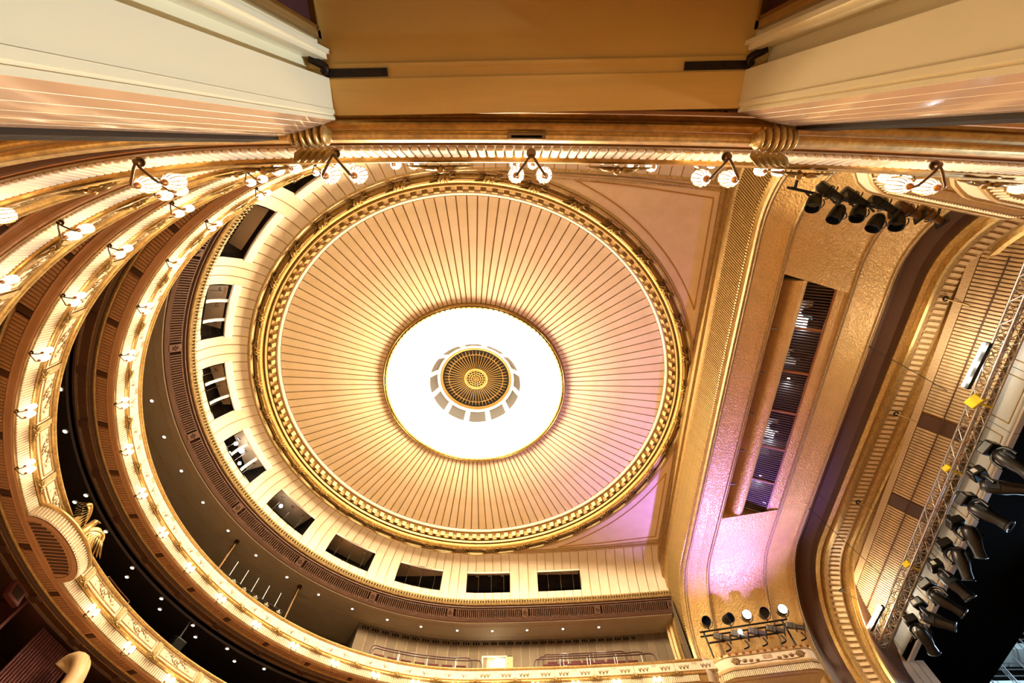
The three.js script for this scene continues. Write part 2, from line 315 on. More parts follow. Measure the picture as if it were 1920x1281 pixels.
{
  const wall = structure('wall_clerestory', 'cream curved wall of upright planks with gold joints under the ceiling', 'wall');
  const gp = (t0, t1, s0, s1, o, name, m, n = 6) => { const B = new MB(), k = Math.max(1, Math.ceil((s1 - s0) / .4)); B.grid(k, n, (i, j) => WP(s0 + (s1 - s0) * i / k, t0 + (t1 - t0) * j / n, o), (i, j) => [s0 + (s1 - s0) * i / k, (t0 + (t1 - t0) * j / n) * 1.7]); mesh(name, B.geo(), m, wall); };
  // planks between the windows, five to each opening
  const H5 = PITCH * 2.5, put = (s0, s1, t0, t1) => { const n = Math.max(1, Math.round((s1 - s0) / PITCH)), w = (s1 - s0) / n; gp(t0, t1, s0, s1, 0, 'joint_bed', MAT.line, Math.max(2, Math.round((t1 - t0) * 8))); for (let i = 0; i < n; i++) gp(t0, t1, s0 + i * w + .014, s0 + (i + 1) * w - .014, .02, 'plank', MAT.cream, Math.max(2, Math.round((t1 - t0) * 8))); };
  const segs = (s0, s1, t0, t1) => { const n = Math.ceil((s1 - s0) / PITCH / 4); for (let i = 0; i < n; i++) put(s0 + (s1 - s0) * i / n, s0 + (s1 - s0) * (i + 1) / n, t0, t1); };
  let from = -S_END;
  for (const [c, kind] of WINDOWS) { segs(from, c - H5, 0, 1); put(c - H5, c + H5, 0, WT0); put(c - H5, c + H5, kind ? WT1 + .1 : WT1 + .015, 1); from = c + H5; }
  segs(from, S_END, 0, 1);
  WINDOWS.forEach(([c, kind], k) => {
    const W = structure('window_' + (k + 1), kind === 2 ? ['control booth window with three panes and a bright lamp inside', 'control booth window with three dark panes'][k === 6 ? 1 : 0] + ', in the curved clerestory' : kind ? 'black window under a white hood high beside the balcony lamps' : 'black oblong lighting window in the cream clerestory', 'window');
    const h = PITCH * 2.5, at = (u, t, o) => WP(c + u, t, o);
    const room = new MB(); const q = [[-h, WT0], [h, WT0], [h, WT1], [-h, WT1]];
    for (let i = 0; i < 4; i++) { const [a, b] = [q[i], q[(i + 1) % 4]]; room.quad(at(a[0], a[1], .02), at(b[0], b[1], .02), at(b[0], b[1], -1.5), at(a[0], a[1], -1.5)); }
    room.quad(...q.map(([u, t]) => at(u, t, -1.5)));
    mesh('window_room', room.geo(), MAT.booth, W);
    mesh('pane', new MB().grid(6, 4, (i, j) => at(-h + 2 * h * i / 6, WT0 + (WT1 - WT0) * j / 4, -.05)).geo(), MAT.glassDark, W);
    const fr = (u0, t0, u1, t1, o, name, m = MAT.sill) => { const B = new MB(); B.grid(4, 3, (i, j) => at(u0 + (u1 - u0) * i / 4, t0 + (t1 - t0) * j / 3, o)); B.grid(4, 1, (i, j) => at(u0 + (u1 - u0) * i / 4, t0, j ? o : -.04)); B.grid(4, 1, (i, j) => at(u0 + (u1 - u0) * i / 4, t1, j ? o : -.04)); B.grid(1, 3, (i, j) => at(u0, t0 + (t1 - t0) * j / 3, i ? o : -.04)); B.grid(1, 3, (i, j) => at(u1, t0 + (t1 - t0) * j / 3, i ? o : -.04)); mesh(name, B.geo(), m, W); };
    fr(-h, WT1 - .005, h, WT1 + .02, .03, 'window_frame');
    if (kind) { fr(-h - .06, WT1 + .005, h + .06, WT1 + .12, .045, 'hood'); }
    if (kind === 2) { fr(-h * .42, WT0, -h * .32, WT1, .0, 'mullion'); fr(h * .32, WT0, h * .42, WT1, .0, 'mullion'); fr(-h, WT0, h, WT0 + .02, .0, 'window_frame'); }
    // what stands behind the panes: stands, a lamp or two
    if (kind !== 1) for (let i = 0; i < 3; i++) { const a = at(-h * .7 + i * h * .6, .22, -.45), b = at(-h * .7 + i * h * .6, .5, -.4); mesh('lamp_stand', join([rod(a, b, .012), rod(b.clone().lerp(a, .1), at(-h * .7 + i * h * .6 + .12, .47, -.4), .03)]), MAT.chrome, W); }
  });
  const glow = [[5, .1, .42, .09], [5, -.25, .3, .06], [5, .45, .4, .07], [5, .3, .25, .06], [7, .7, .28, .06], [4, .35, .36, .07]];
  for (const [k, u, t, r] of glow) {
    const L = thing('booth_lamp', ['glowing round lamp behind a clerestory window'][0], 'lamp', 'lamps glowing behind the clerestory windows'), at = WP(WINDOWS[k][0] + u, t, -.3);
    mesh('lamp_face', new THREE.SphereGeometry(r, 12, 8), MAT.whiteGlow, L).position.copy(at);
    const hood = mesh('lamp_body', new THREE.CylinderGeometry(r * .7, r * 1.1, r * 1.6, 12), MAT.blackMetal, L); hood.position.copy(WP(WINDOWS[k][0] + u, t, -.3 - r)); hood.lookAt(at); hood.rotateX(Math.PI / 2);
    const l = new THREE.PointLight(PALE, .12); l.name = 'booth_light'; l.position.copy(at); l.castShadow = true; l.shadow.radius = 3; L.add(l);
  }
  const topt = structure('trim_2', 'gold cornice line where the clerestory meets the flat ceiling', 'trim');
  mesh('moulding', sweep([[.05, CEIL + .05], [.04, CEIL - .01], [-.02, CEIL - .03], [-.06, CEIL + .02], [-.06, CEIL + .06]], -S_END, S_END, .3, new MB(), (s) => dTop(s)).geo(), MAT.goldPaint, topt);
  mesh('moulding', sweep([[-.2, CEIL + .06], [-.2, CEIL + .02], [-.24, CEIL + .02], [-.24, CEIL + .06]], 13.4, S_END, .3, new MB(), (s) => dTop(s)).geo(), MAT.goldPaint, topt);
}
// ================= THE BROWN FRIEZE UNDER IT =================
{
  const fz = structure('trim_3', 'dark brown grille frieze with star rosettes below a gilded leaf roll', 'frieze');
  mesh('leaf_roll', sweep([[.7, 12.05], [.62, 12.04], [.55, 11.99], [.52, 11.92], [.54, 11.85], [.6, 11.8], [.64, 11.8]], -S_END, S_END).geo(), MAT.goldPaint, fz);
  const lv = [], lf = leafG(.14, .1, .018);
  for (let s = -S_END; s < S_END; s += .11) for (const [d, h, r] of [[.535, 11.96, -.9], [.53, 11.88, .4]]) { const q = lf.clone(); q.rotateZ(Math.PI / 2); q.rotateX(r > 0 ? .5 : -.6); q.translate(0, -.05, 0); q.applyMatrix4(F(s + (r > 0 ? .055 : 0), d, h)); lv.push(q); }
  stuff(mesh('roll_leaves', join(lv), MAT.gold, fz));
  mesh('upper_moulding', sweep([[.64, 11.8], [.63, 11.77], [.68, 11.76], [.68, 11.72], [.74, 11.71], [.76, 11.68]], -S_END, S_END).geo(), MAT.frieze, fz);
  mesh('gilt_fillet', sweep([[.615, 11.8], [.605, 11.78], [.63, 11.77]], -S_END, S_END).geo(), MAT.gold, fz);
  mesh('grille_back', sweep([[.76, 11.7], [.9, 11.82], [1.1, 11.6], [.96, 11.45]], -S_END, S_END).geo(), MAT.frieze, fz);
  mesh('lower_moulding', sweep([[.95, 11.46], [.97, 11.43], [.93, 11.4], [.97, 11.37], [.93, 11.34], [.98, 11.3], [1.05, 11.3]], -S_END, S_END).geo(), MAT.frieze, fz);
  const fins = [], g = boxG(.036, .3, .05);
  const step = 3.01, C0 = -18.1;
  for (let s = C0 - 2 * step; s < S_END; s += step) {
    if (s < -S_END - 1) continue;
    if (Math.abs(s) < S_END) {
      const pl = mesh('rosette_plate', boxG(.26, .3, .03), MAT.frieze, fz); place(pl, F(s, .85, 11.57).multiply(M4(0, 0, 0, .69, 0, 0)));
      const st = []; for (let i = 0; i < 6; i++) { const q = leafG(.11, .05, .02); q.rotateZ(i * Math.PI / 3); st.push(q); }
      const rs = mesh('rosette', join(st), MAT.brownDark, fz); place(rs, F(s, .845, 11.57).multiply(M4(0, -.005, .02, .69, 0, 0)));
    }
    for (let u = s + .2; u < s + step - .17; u += .078) if (Math.abs(u) < S_END) fins.push(g.clone().applyMatrix4(F(u, .86, 11.575).multiply(M4(0, 0, 0, .69, 0, 0))));
  }
  stuff(mesh('grille_fins', join(fins), MAT.frieze, fz));
}

// ================= THE BALCONY TIERS =================
const LAMPS = [-22.4, -21.0, -19.6, -18.2, -16.8, -15.4, -14.0, -12.6, -11.2, -9.78, -8.32, -6.81, -5.32, -3.83, -2.36, -.9, .54, 1.99, 3.43, 4.83, 6.21, 7.56, 8.82, 10.07, 11.3, 12.58, 13.8, 15.0, 16.2, 17.5, 18.8, 20.2];
const SEAM = LAMPS.slice(1).map((s, i) => (s + LAMPS[i]) / 2);
const TIERS = [2.87, 4.57, 6.17, 8.32];
const ORD = ['lowest', 'second', 'third', 'topmost', 'stalls'];
const ribUnit = new RoundedBoxGeometry(.05, .185, .03, 1, .012);
const leafSmall = leafG(.15, .05, .014);
// a spray of leaves for one parapet panel: three pairs to each side of the lamp
const sprayTop = (() => {
  const e = [];
  for (const k of [-1, 1]) for (let i = 0; i < 3; i++) for (const [a, dy, sc] of [[1.15, -.02, 1.1], [1.9, .03, .8]]) { const q = leafSmall.clone(); q.scale(sc, sc, 1); q.rotateZ(k > 0 ? a : Math.PI - a); q.translate(k * (.24 + i * .12), -.09 + dy - (i % 2) * .01, 0); e.push(q); }
  for (let i = -2; i <= 2; i++) { const q = boxG(.012, .07, .01); q.translate(i * .035 - .0, .06, .004); e.push(q); }
  return join(e);
})();
const sprayVine = (() => {
  const e = [];
  for (let i = 0; i < 9; i++) { const x = -.42 + i * .105, y = .02 + .05 * Math.sin(i * 1.4) - .02; for (const a of [.9, -.7, 2.3]) { const q = leafSmall.clone(); q.scale(.75, .75, 1); q.rotateZ(a + (i % 2) * .5); q.translate(x, y, 0); e.push(q); } }
  const q = new THREE.TubeGeometry(new THREE.CatmullRomCurve3(Array.from({ length: 10 }, (_, i) => new THREE.Vector3(-.45 + i * .1, .02 + .05 * Math.sin(i * 1.4) - .02, .003))), 30, .006, 4); e.push(q);
  return join(e);
})();
const cluster = (() => {                           // acanthus knot that sits on the moulding
  const e = [], lf = leafG(.14, .05, .03);
  for (let i = 0; i < 7; i++) { const q = lf.clone(); q.rotateX(-.4); q.rotateZ(-.2 + i / 6 * (Math.PI + .4)); q.translate(0, -.01, .02); e.push(q); }
  for (const k of [-1, 1]) for (let i = 0; i < 2; i++) { const q = lf.clone(); q.scale(1.1, .7, .7); q.rotateZ(k > 0 ? .15 - i * .3 : Math.PI - .15 + i * .3); q.translate(k * .08, -.01, .01); e.push(q); }
  const b = new THREE.SphereGeometry(.03, 8, 6); b.translate(0, .01, .035); e.push(b);
  return join(e);
})();
function tier(no, sA, sB, visA, visB) {
  const hb = TIERS[no], T = thing('balcony_tier', ['lowest gilded balcony tier directly above the box, broad cream ribs and bronze moulding', 'second gilded balcony tier, between the lowest tier and the eagle tier', 'third balcony tier with framed vine panels and a gilded eagle', 'topmost balcony tier with paired leaf sprays on plain cream panels'][no], 'balcony');
  mesh('soffit', sweep([[.0, hb], [.015, hb - .02], [.05, hb - .02], [.055, hb - .012], [.12, hb - .012], [.125, hb - .02], [.14, hb - .02], [.145, hb + .03]], sA, sB).geo(), no ? MAT.brown : MAT.brownDark, T);  // lowest tier: shade on the soffit is put in as a darker brown
  mesh('louver_bed', sweep([[.145, hb + .03], [.37, hb + .03], [.37, hb - .025]], sA, sB).geo(), MAT.brown, T);
  mesh('soffit_gilding', sweep([[.37, hb - .025], [.385, hb - .05], [.42, hb - .05], [.44, hb - .02]], sA, sB).geo(), MAT.gold, T);
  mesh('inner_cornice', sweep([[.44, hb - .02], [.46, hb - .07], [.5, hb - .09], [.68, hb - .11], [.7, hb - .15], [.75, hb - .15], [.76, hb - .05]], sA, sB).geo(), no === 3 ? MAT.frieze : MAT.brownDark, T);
  if (no > 1) for (const d of [.5, .68]) mesh('cornice_bead', sweep(arcP(d, hb - .1 - (d > .6 ? .01 : -.01), .012, 0, 360, 5), sA, sB).geo(), MAT.gold, T);
  const slatG = boxG(.056, .04, .2), ventG = boxG(.13, .05, .25), ventF = new THREE.BoxGeometry(.15, .02, .27);
  for (let i = 0; i < SEAM.length - 1; i++) {
    const a = SEAM[i], b = SEAM[i + 1]; if (b < visA || a > visB) continue;
    const v = mesh('vent', ventG, MAT.brownDark, T); place(v, F(a, .26, hb + .005)); mesh('vent_frame', ventF, MAT.goldPaint, v).position.y = .02;
    const fl = []; for (let s = a + .11; s < b - .09; s += .078) fl.push(slatG.clone().applyMatrix4(F(s, .255, hb + .005)));
    stuff(mesh('louver_panel', join(fl), MAT.brown, T));
    if (no > 1 && i % 1 === 0) { const c = mesh('cornice_block', boxG(.2, .03, .2), MAT.frieze, T); place(c, F(a, .59, hb - .12)); }
  }
  mesh('rib_bed', sweep([[0, hb], [-.012, hb - .01], [-.02, hb + .01], [-.062, hb + .21]], sA, sB).geo(), no ? MAT.goldMid : MAT.lineDark, T);
  const ribM = (s) => F(s, -.052, hb + .105).multiply(M4(0, 0, 0, .24, 0, 0));
  if (no === 0) for (let s = visA; s < visB; s += .0585) place(mesh('rib', ribUnit, MAT.rib, T), ribM(s));
  else { const e = []; for (let s = visA; s < visB; s += .062) e.push(ribUnit.clone().applyMatrix4(ribM(s))); const m = mesh('ribbing', join(e), MAT.rib, T); stuff(m); }
  mesh('moulding', sweep([[-.062, hb + .205], [-.085, hb + .2], ...arcP(-.075, hb + .245, .045, 270, 90, 8).map(([d, h]) => [d < -.075 ? d : -.15 - d, h]), [-.085, hb + .3], [-.1, hb + .315], [-.09, hb + .33]], sA, sB, .2).geo(), no < 2 ? MAT.goldDeep : MAT.gold, T);
  // panels with their ornaments
  for (let i = 0; i < SEAM.length - 1; i++) {
    const a = SEAM[i], b = SEAM[i + 1]; if (b < visA || a > visB) continue;
    const g = no === 3 ? .008 : .07;
    mesh('panel', sweep([[-.08, hb + .33], [-.08, hb + .61]], a + g, b - g, .25).geo(), MAT.cream, T);
    if (no < 3) {
      mesh('pilaster', sweep([[-.1, hb + .33], [-.1, hb + .61]], a - g, a + g, .05).geo(), MAT.goldPaint, T);
      const fr = []; const x0 = a + g + .06, x1 = b - g - .06;
      for (const [h0, h1, u, w] of [[.38, .395, x0, x1], [.56, .575, x0, x1]]) fr.push(sweep([[-.08, hb + h0], [-.092, hb + h0], [-.092, hb + h1], [-.08, hb + h1]], u, w, .2).geo());
      for (const u of [x0, x1]) fr.push(boxG(.015, .19, .012).applyMatrix4(F(u, -.086, hb + .478)));
      mesh('panel_border', join(fr), MAT.gold, T);
    }
    const L = LAMPS[i + 1];
    place(stuff(mesh('leaf_spray', no === 3 ? sprayTop : sprayVine, MAT.goldMid, T)), F(L, -.082, hb + .48));
    place(mesh('leaf_cluster', cluster, no < 2 ? MAT.goldDeep : MAT.gold, T), F(a, -.125, hb + .24));
  }
  mesh('seam_bed', sweep([[-.072, hb + .33], [-.072, hb + .61]], sA, sB).geo(), MAT.line, T);
  mesh('cap_rail', sweep([[-.07, hb + .605], [-.1, hb + .61], ...arcP(-.1, hb + .645, .035, 270, 90, 6).map(([d, h]) => [d < -.1 ? d : -.2 - d, h]), [-.07, hb + .7], [.12, hb + .7], [.14, hb + .66]], sA, sB, .25).geo(), MAT.gold, T);
  mesh('parapet_back', sweep([[.14, hb + .68], [.14, hb + .05]], sA, sB).geo(), no === 3 ? MAT.taupe : MAT.red, T);
  return T;
}
tier(0, -21, 21, 9.6, 20); tier(1, 5.3, 20.5, 6.6, 20); const eagleTier = tier(2, -21, 20.5, -5.5, 19.3);
const top = tier(3, -21.3, 20, -21, 19);
{ // where the topmost tier ends against the portal it rounds off
  const hb = TIERS[3], B = new MB(); const e = P(-21.3, 0, 0);
  B.grid(10, 4, (i, j) => { const a = i / 10 * Math.PI / 2, h = [hb, hb + .2, hb + .33, hb + .61, hb + .7][j], r = ref(-21.3), R = .38 + [0, .05, .09, .08, .1][j]; return V(e.x + R * Math.sin(a), h, e.z - .38 + R * Math.cos(a)); });
  mesh('end_panel', B.geo(), MAT.cream, top);
}
// ---------- the twin lamps ----------
const globeG = (() => { const pts = [[.012, 0], [.034, .01], [.046, .035], [.05, .07], [.048, .11], [.042, .14], [.03, .152], [.001, .155]].map(([r, y]) => new THREE.Vector2(r, y)); return new THREE.LatheGeometry(pts, 16); })();
const cageG = (() => { const e = []; for (let i = 0; i < 12; i++) { const a = i / 12 * Math.PI * 2; e.push(tube([[.03, .005], [.049, .035], [.053, .08], [.046, .14]].map(([r, y]) => new THREE.Vector3(r * Math.cos(a), y, r * Math.sin(a))), .0034, 6, 4)); } return join(e); })();
const socketG = new THREE.LatheGeometry([[.001, -.035], [.01, -.034], [.014, -.02], [.022, -.01], [.022, .004], [.016, .012]].map(([r, y]) => new THREE.Vector2(r, y)), 12);
const roseG = (() => { const a = new THREE.CylinderGeometry(.026, .03, .014, 12); a.translate(0, -.01, .02); const b = new THREE.CylinderGeometry(.014, .018, .05, 10); b.translate(0, -.03, .02); return join([a, b]); })();
const armG = [1, -1].map((k) => tube([new THREE.Vector3(0, -.045, .02), new THREE.Vector3(k * .018, -.06, .05), new THREE.Vector3(k * .055, -.06, .1), new THREE.Vector3(k * .085, -.055, .14), new THREE.Vector3(k * .09, -.03, .15)], .0085, 14, 6));
const WHO = ['lowest balcony tier, its globes caged in fine wires', 'second balcony tier', 'third balcony tier below its vine panels', 'topmost balcony tier', 'parapet of the stalls boxes'];
const LEVEL = [...TIERS, -1.0];
function balconyLamp(no, s, single) {
  const t = thing('balcony_lamp', 'gilt twin-globe lamp glowing on the ' + WHO[no], 'lamp', 'twin lamps along the ' + ORD[no] + ' tier');
  place(t, F(s, -.035, LEVEL[no]));
  mesh('wall_rose', roseG, MAT.bronze, t);
  armG.forEach((g, i) => {
    const k = i ? -1 : 1, x = k * .09;
    mesh('arm', g, MAT.bronze, t);
    const gl = mesh('globe', globeG, MAT.globe, t); gl.position.set(x, 0, .15);
    mesh('socket', socketG, MAT.copper, gl); if (no < 2) mesh('wire_cage', cageG, MAT.goldDeep, gl);
    if ((single || no > 1) && i) return;
    const l = new THREE.PointLight(WARM, no === 4 ? BULB * 6.8 : single ? BULB * 4 : no > 1 ? BULB * 2 : BULB); l.name = 'globe_light'; l.position.set(x, .075, .15); l.castShadow = true; l.shadow.radius = 2.2; t.add(l);
  });
}
LAMPS.forEach((s, i) => {
  if (s < -20) return;                             // outside the picture every second lamp stands for two
  const odd = i % 2, seen = (k, a, b) => { if (s > a && s < b) balconyLamp(k, s); else if (odd) balconyLamp(k, s, true); };
  seen(0, 11, 18.9); if (s < -5 || s > 6) seen(1, 7.5, 19); if (!(s > 0 && s < 2.5)) seen(2, -4, 18);
  if (s > -20.5 && s < 19) balconyLamp(3, s); if (odd) balconyLamp(4, s, true);
});
// ---------- the console and the eagle on the third tier ----------
{
  const hb = TIERS[2], c = 1.18, w = .98, q = (u, k, h) => { const a = Math.PI * u, m = F(c, -.03, h); return new THREE.Vector3(-w * k * Math.cos(a), 0, (.62 * k) * Math.sin(a) ** .75).applyMatrix4(m); };
  const T = new THREE.Group(); T.name = 'console'; T.userData.label = 'rounded console bulging below the eagle'; eagleTier.add(T);
  mesh('underside', new MB().grid(24, 3, (i, j) => q(i / 24, j / 3, hb - .015)).geo(), MAT.brown, T);
  const sl = []; for (let i = 0; i < 15; i++) { const x = -w * .78 + i * w * .104, l = .42 * Math.sqrt(Math.max(.05, 1 - (x / w / .92) ** 2)); sl.push(boxG(.045, .03, l).applyMatrix4(F(c, -.05, hb - .02).multiply(M4(x, 0, .02 + l / 2)))); }
  stuff(mesh('underside_louvers', join(sl), MAT.frieze, T));
  mesh('gilt_bead', new THREE.TubeGeometry(new THREE.CatmullRomCurve3(Array.from({ length: 25 }, (_, i) => q(i / 24, .84, hb - .02))), 60, .008, 4), MAT.gold, T);
  mesh('rib_edge', new MB().grid(40, 1, (i, j) => q(i / 40, j ? 1.03 : 1, hb + (j ? .21 : 0)), (i, j) => [i * .06, j * .2]).geo(), MAT.rib, T);
  const rb = []; for (let i = 1; i < 40; i++) { const a = q(i / 40, 1.01, hb + .02), b = q(i / 40, 1.04, hb + .2); rb.push(rod(a, b, .02, 5)); } stuff(mesh('ribbing', join(rb), MAT.rib, T));
  mesh('moulding', new THREE.TubeGeometry(new THREE.CatmullRomCurve3(Array.from({ length: 25 }, (_, i) => q(i / 24, 1.04, hb + .245))), 60, .045, 8), MAT.gold, T);
  mesh('deck', new MB().grid(24, 3, (i, j) => q(i / 24, j / 3 * 1.04, hb + .285)).geo(), MAT.goldPaint, T);
  const E = thing('gilded_eagle', 'gilded eagle with spread wings standing on the rounded console', 'eagle sculpture');
  place(E, F(c - .05, -.24, hb + .2).multiply(M4(0, 0, 0, 0, 0, 0, 1.15)));
  const body = [], feather = leafG(.42, .09, .02);
  const lat = new THREE.LatheGeometry([[.001, 0], [.06, .03], [.1, .14], [.11, .24], [.085, .36], [.055, .44], [.06, .5], [.05, .55], [.001, .58]].map(([r, y]) => new THREE.Vector2(r, y)), 14); lat.rotateX(.25); body.push(lat);
  const bk = new THREE.ConeGeometry(.025, .09, 6); bk.rotateX(1.9); bk.translate(0, .5, .23); body.push(bk);
  mesh('body', join(body), MAT.gold, E);
  for (const k of [-1, 1]) {
    const w2 = []; for (let r = 0; r < 3; r++) for (let i = 0; i < 9; i++) { const f = feather.clone(); f.scale(1 - r * .22 - Math.abs(i - 4) * .02, 1, 1); f.rotateZ(-1.75 + i * .14); f.translate(.1 + i * .045, .42 + Math.sin(i / 8 * 2.2) * .1 - r * .02, .02 + r * .02); f.scale(k, 1, 1); f.rotateY(k * -.25); w2.push(f); }
    const web = new THREE.SphereGeometry(1, 16, 10); web.scale(.2, .3, .04); web.rotateZ(k * -.25); web.translate(k * .26, .3, .03); web.rotateY(k * -.25); w2.push(web);
    const arm = tube([new THREE.Vector3(k * .06, .34, .05), new THREE.Vector3(k * .22, .5, .1), new THREE.Vector3(k * .42, .55, .13), new THREE.Vector3(k * .5, .44, .15)], .035, 12, 6); w2.push(arm);
    mesh('wing', join(w2), MAT.gold, E);
  }
}
// ================= BEHIND THE PARAPETS =================
{
  const rng = (a, b, st) => { const o = []; for (let s = a; s <= b; s += st) o.push(s); return o; };
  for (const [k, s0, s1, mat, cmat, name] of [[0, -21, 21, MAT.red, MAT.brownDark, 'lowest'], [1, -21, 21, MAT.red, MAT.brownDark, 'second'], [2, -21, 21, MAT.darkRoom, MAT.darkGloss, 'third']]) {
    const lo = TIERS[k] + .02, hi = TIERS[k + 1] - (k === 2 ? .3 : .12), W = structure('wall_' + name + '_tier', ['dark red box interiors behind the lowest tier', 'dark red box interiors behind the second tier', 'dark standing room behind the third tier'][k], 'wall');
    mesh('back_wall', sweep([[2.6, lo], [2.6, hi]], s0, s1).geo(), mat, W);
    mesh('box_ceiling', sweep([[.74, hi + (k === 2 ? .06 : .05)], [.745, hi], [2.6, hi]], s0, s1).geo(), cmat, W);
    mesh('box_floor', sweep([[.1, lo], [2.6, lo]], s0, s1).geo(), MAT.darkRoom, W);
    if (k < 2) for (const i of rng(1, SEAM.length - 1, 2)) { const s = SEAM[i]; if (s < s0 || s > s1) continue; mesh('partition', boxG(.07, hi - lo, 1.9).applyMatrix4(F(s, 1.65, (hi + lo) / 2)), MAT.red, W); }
  }
  // the small downlights in the dark ceiling above the third tier
  const hi = TIERS[3] - .3, disc = new THREE.CylinderGeometry(.045, .045, .01, 16), ringG = new THREE.TorusGeometry(.052, .01, 6, 18); ringG.rotateX(Math.PI / 2);
  const dl = (s, d, h, lab, grp, I) => {
    const t = thing('ceiling_downlight', lab, 'downlight', grp); t.position.copy(P(s, d, h));
    mesh('lamp_face', disc, MAT.spotGlow, t); mesh('trim_ring', ringG, MAT.white, t);
    const l = new THREE.SpotLight(PALE, I, 0, .9, .6); l.name = 'down_light'; l.position.y = -.03; l.castShadow = true; l.shadow.radius = 2; const tg = new THREE.Object3D(); tg.name = 'down_target'; tg.position.y = -1; t.add(tg); l.target = tg; t.add(l);
  };
  for (const s of [3.67, 2.58, .78, -.36, -1.63, -2.85, -4.06, -5.29, -6.55]) dl(s, .84, hi - .012, 'small round downlight in the dark ceiling, row by the parapet', 'front row of downlights over the third tier', .5);
  for (const s of [.56, -.62, -1.9, -3.18, -4.46, -5.78]) dl(s, 1.2, hi - .012, 'small round downlight in the dark ceiling, row by the back wall', 'back row of downlights over the third tier', .8);
  for (const s of [1.31, .13, -1.08, -2.32, -3.57, -4.82, -6.11, -7.35, -8.62, -9.9, -11.11, -12.4, -13.71, -15.15, -16.63, -18.11]) dl(s, 1.53, 11.268, 'small round downlight in the grey gallery ceiling', 'downlights of the gallery ceiling', 4.5);
  // loudspeaker and rails seen over the parapet of the third tier
  const sp = thing('loudspeaker', 'black wedge loudspeaker hanging under the dark ceiling by the third tier', 'loudspeaker');
  place(sp, F(-3.85, .62, 7.3)); mesh('cabinet', new RoundedBoxGeometry(.34, .3, .3, 2, .03), MAT.blackPlastic, sp).rotation.x = .35; const gr = mesh('speaker_grille', new RoundedBoxGeometry(.3, .25, .02, 2, .008), MAT.blackMetal, sp); gr.position.set(0, -.052, .145); gr.rotation.x = .35;
  mesh('hanger', boxG(.04, .58, .03), MAT.blackMetal, sp).position.set(0, .39, -.05);
  const rail = (s0, s1, d, h0, h1, lab, no) => { const t = thing('hand_rail', lab, 'handrail'); mesh('bar', tube([P(s0, d, h1), P((s0 + s1) / 2, d, h1), P(s1, d, h1)], .018), MAT.redRail, t); for (const s of [s0, s1]) mesh('post', tube([P(s, d, h0), P(s, d, h1 - .06), P(s, d, h1)], .012, 10), MAT.chrome, t); };
  rail(-.78, -1.72, .1, 6.86, 7.02, 'red and chrome handrail above the framed panels near the eagle'); rail(4.1, 3.3, .08, 6.86, 7.02, 'red and chrome handrail on the third tier above its lamps');
}
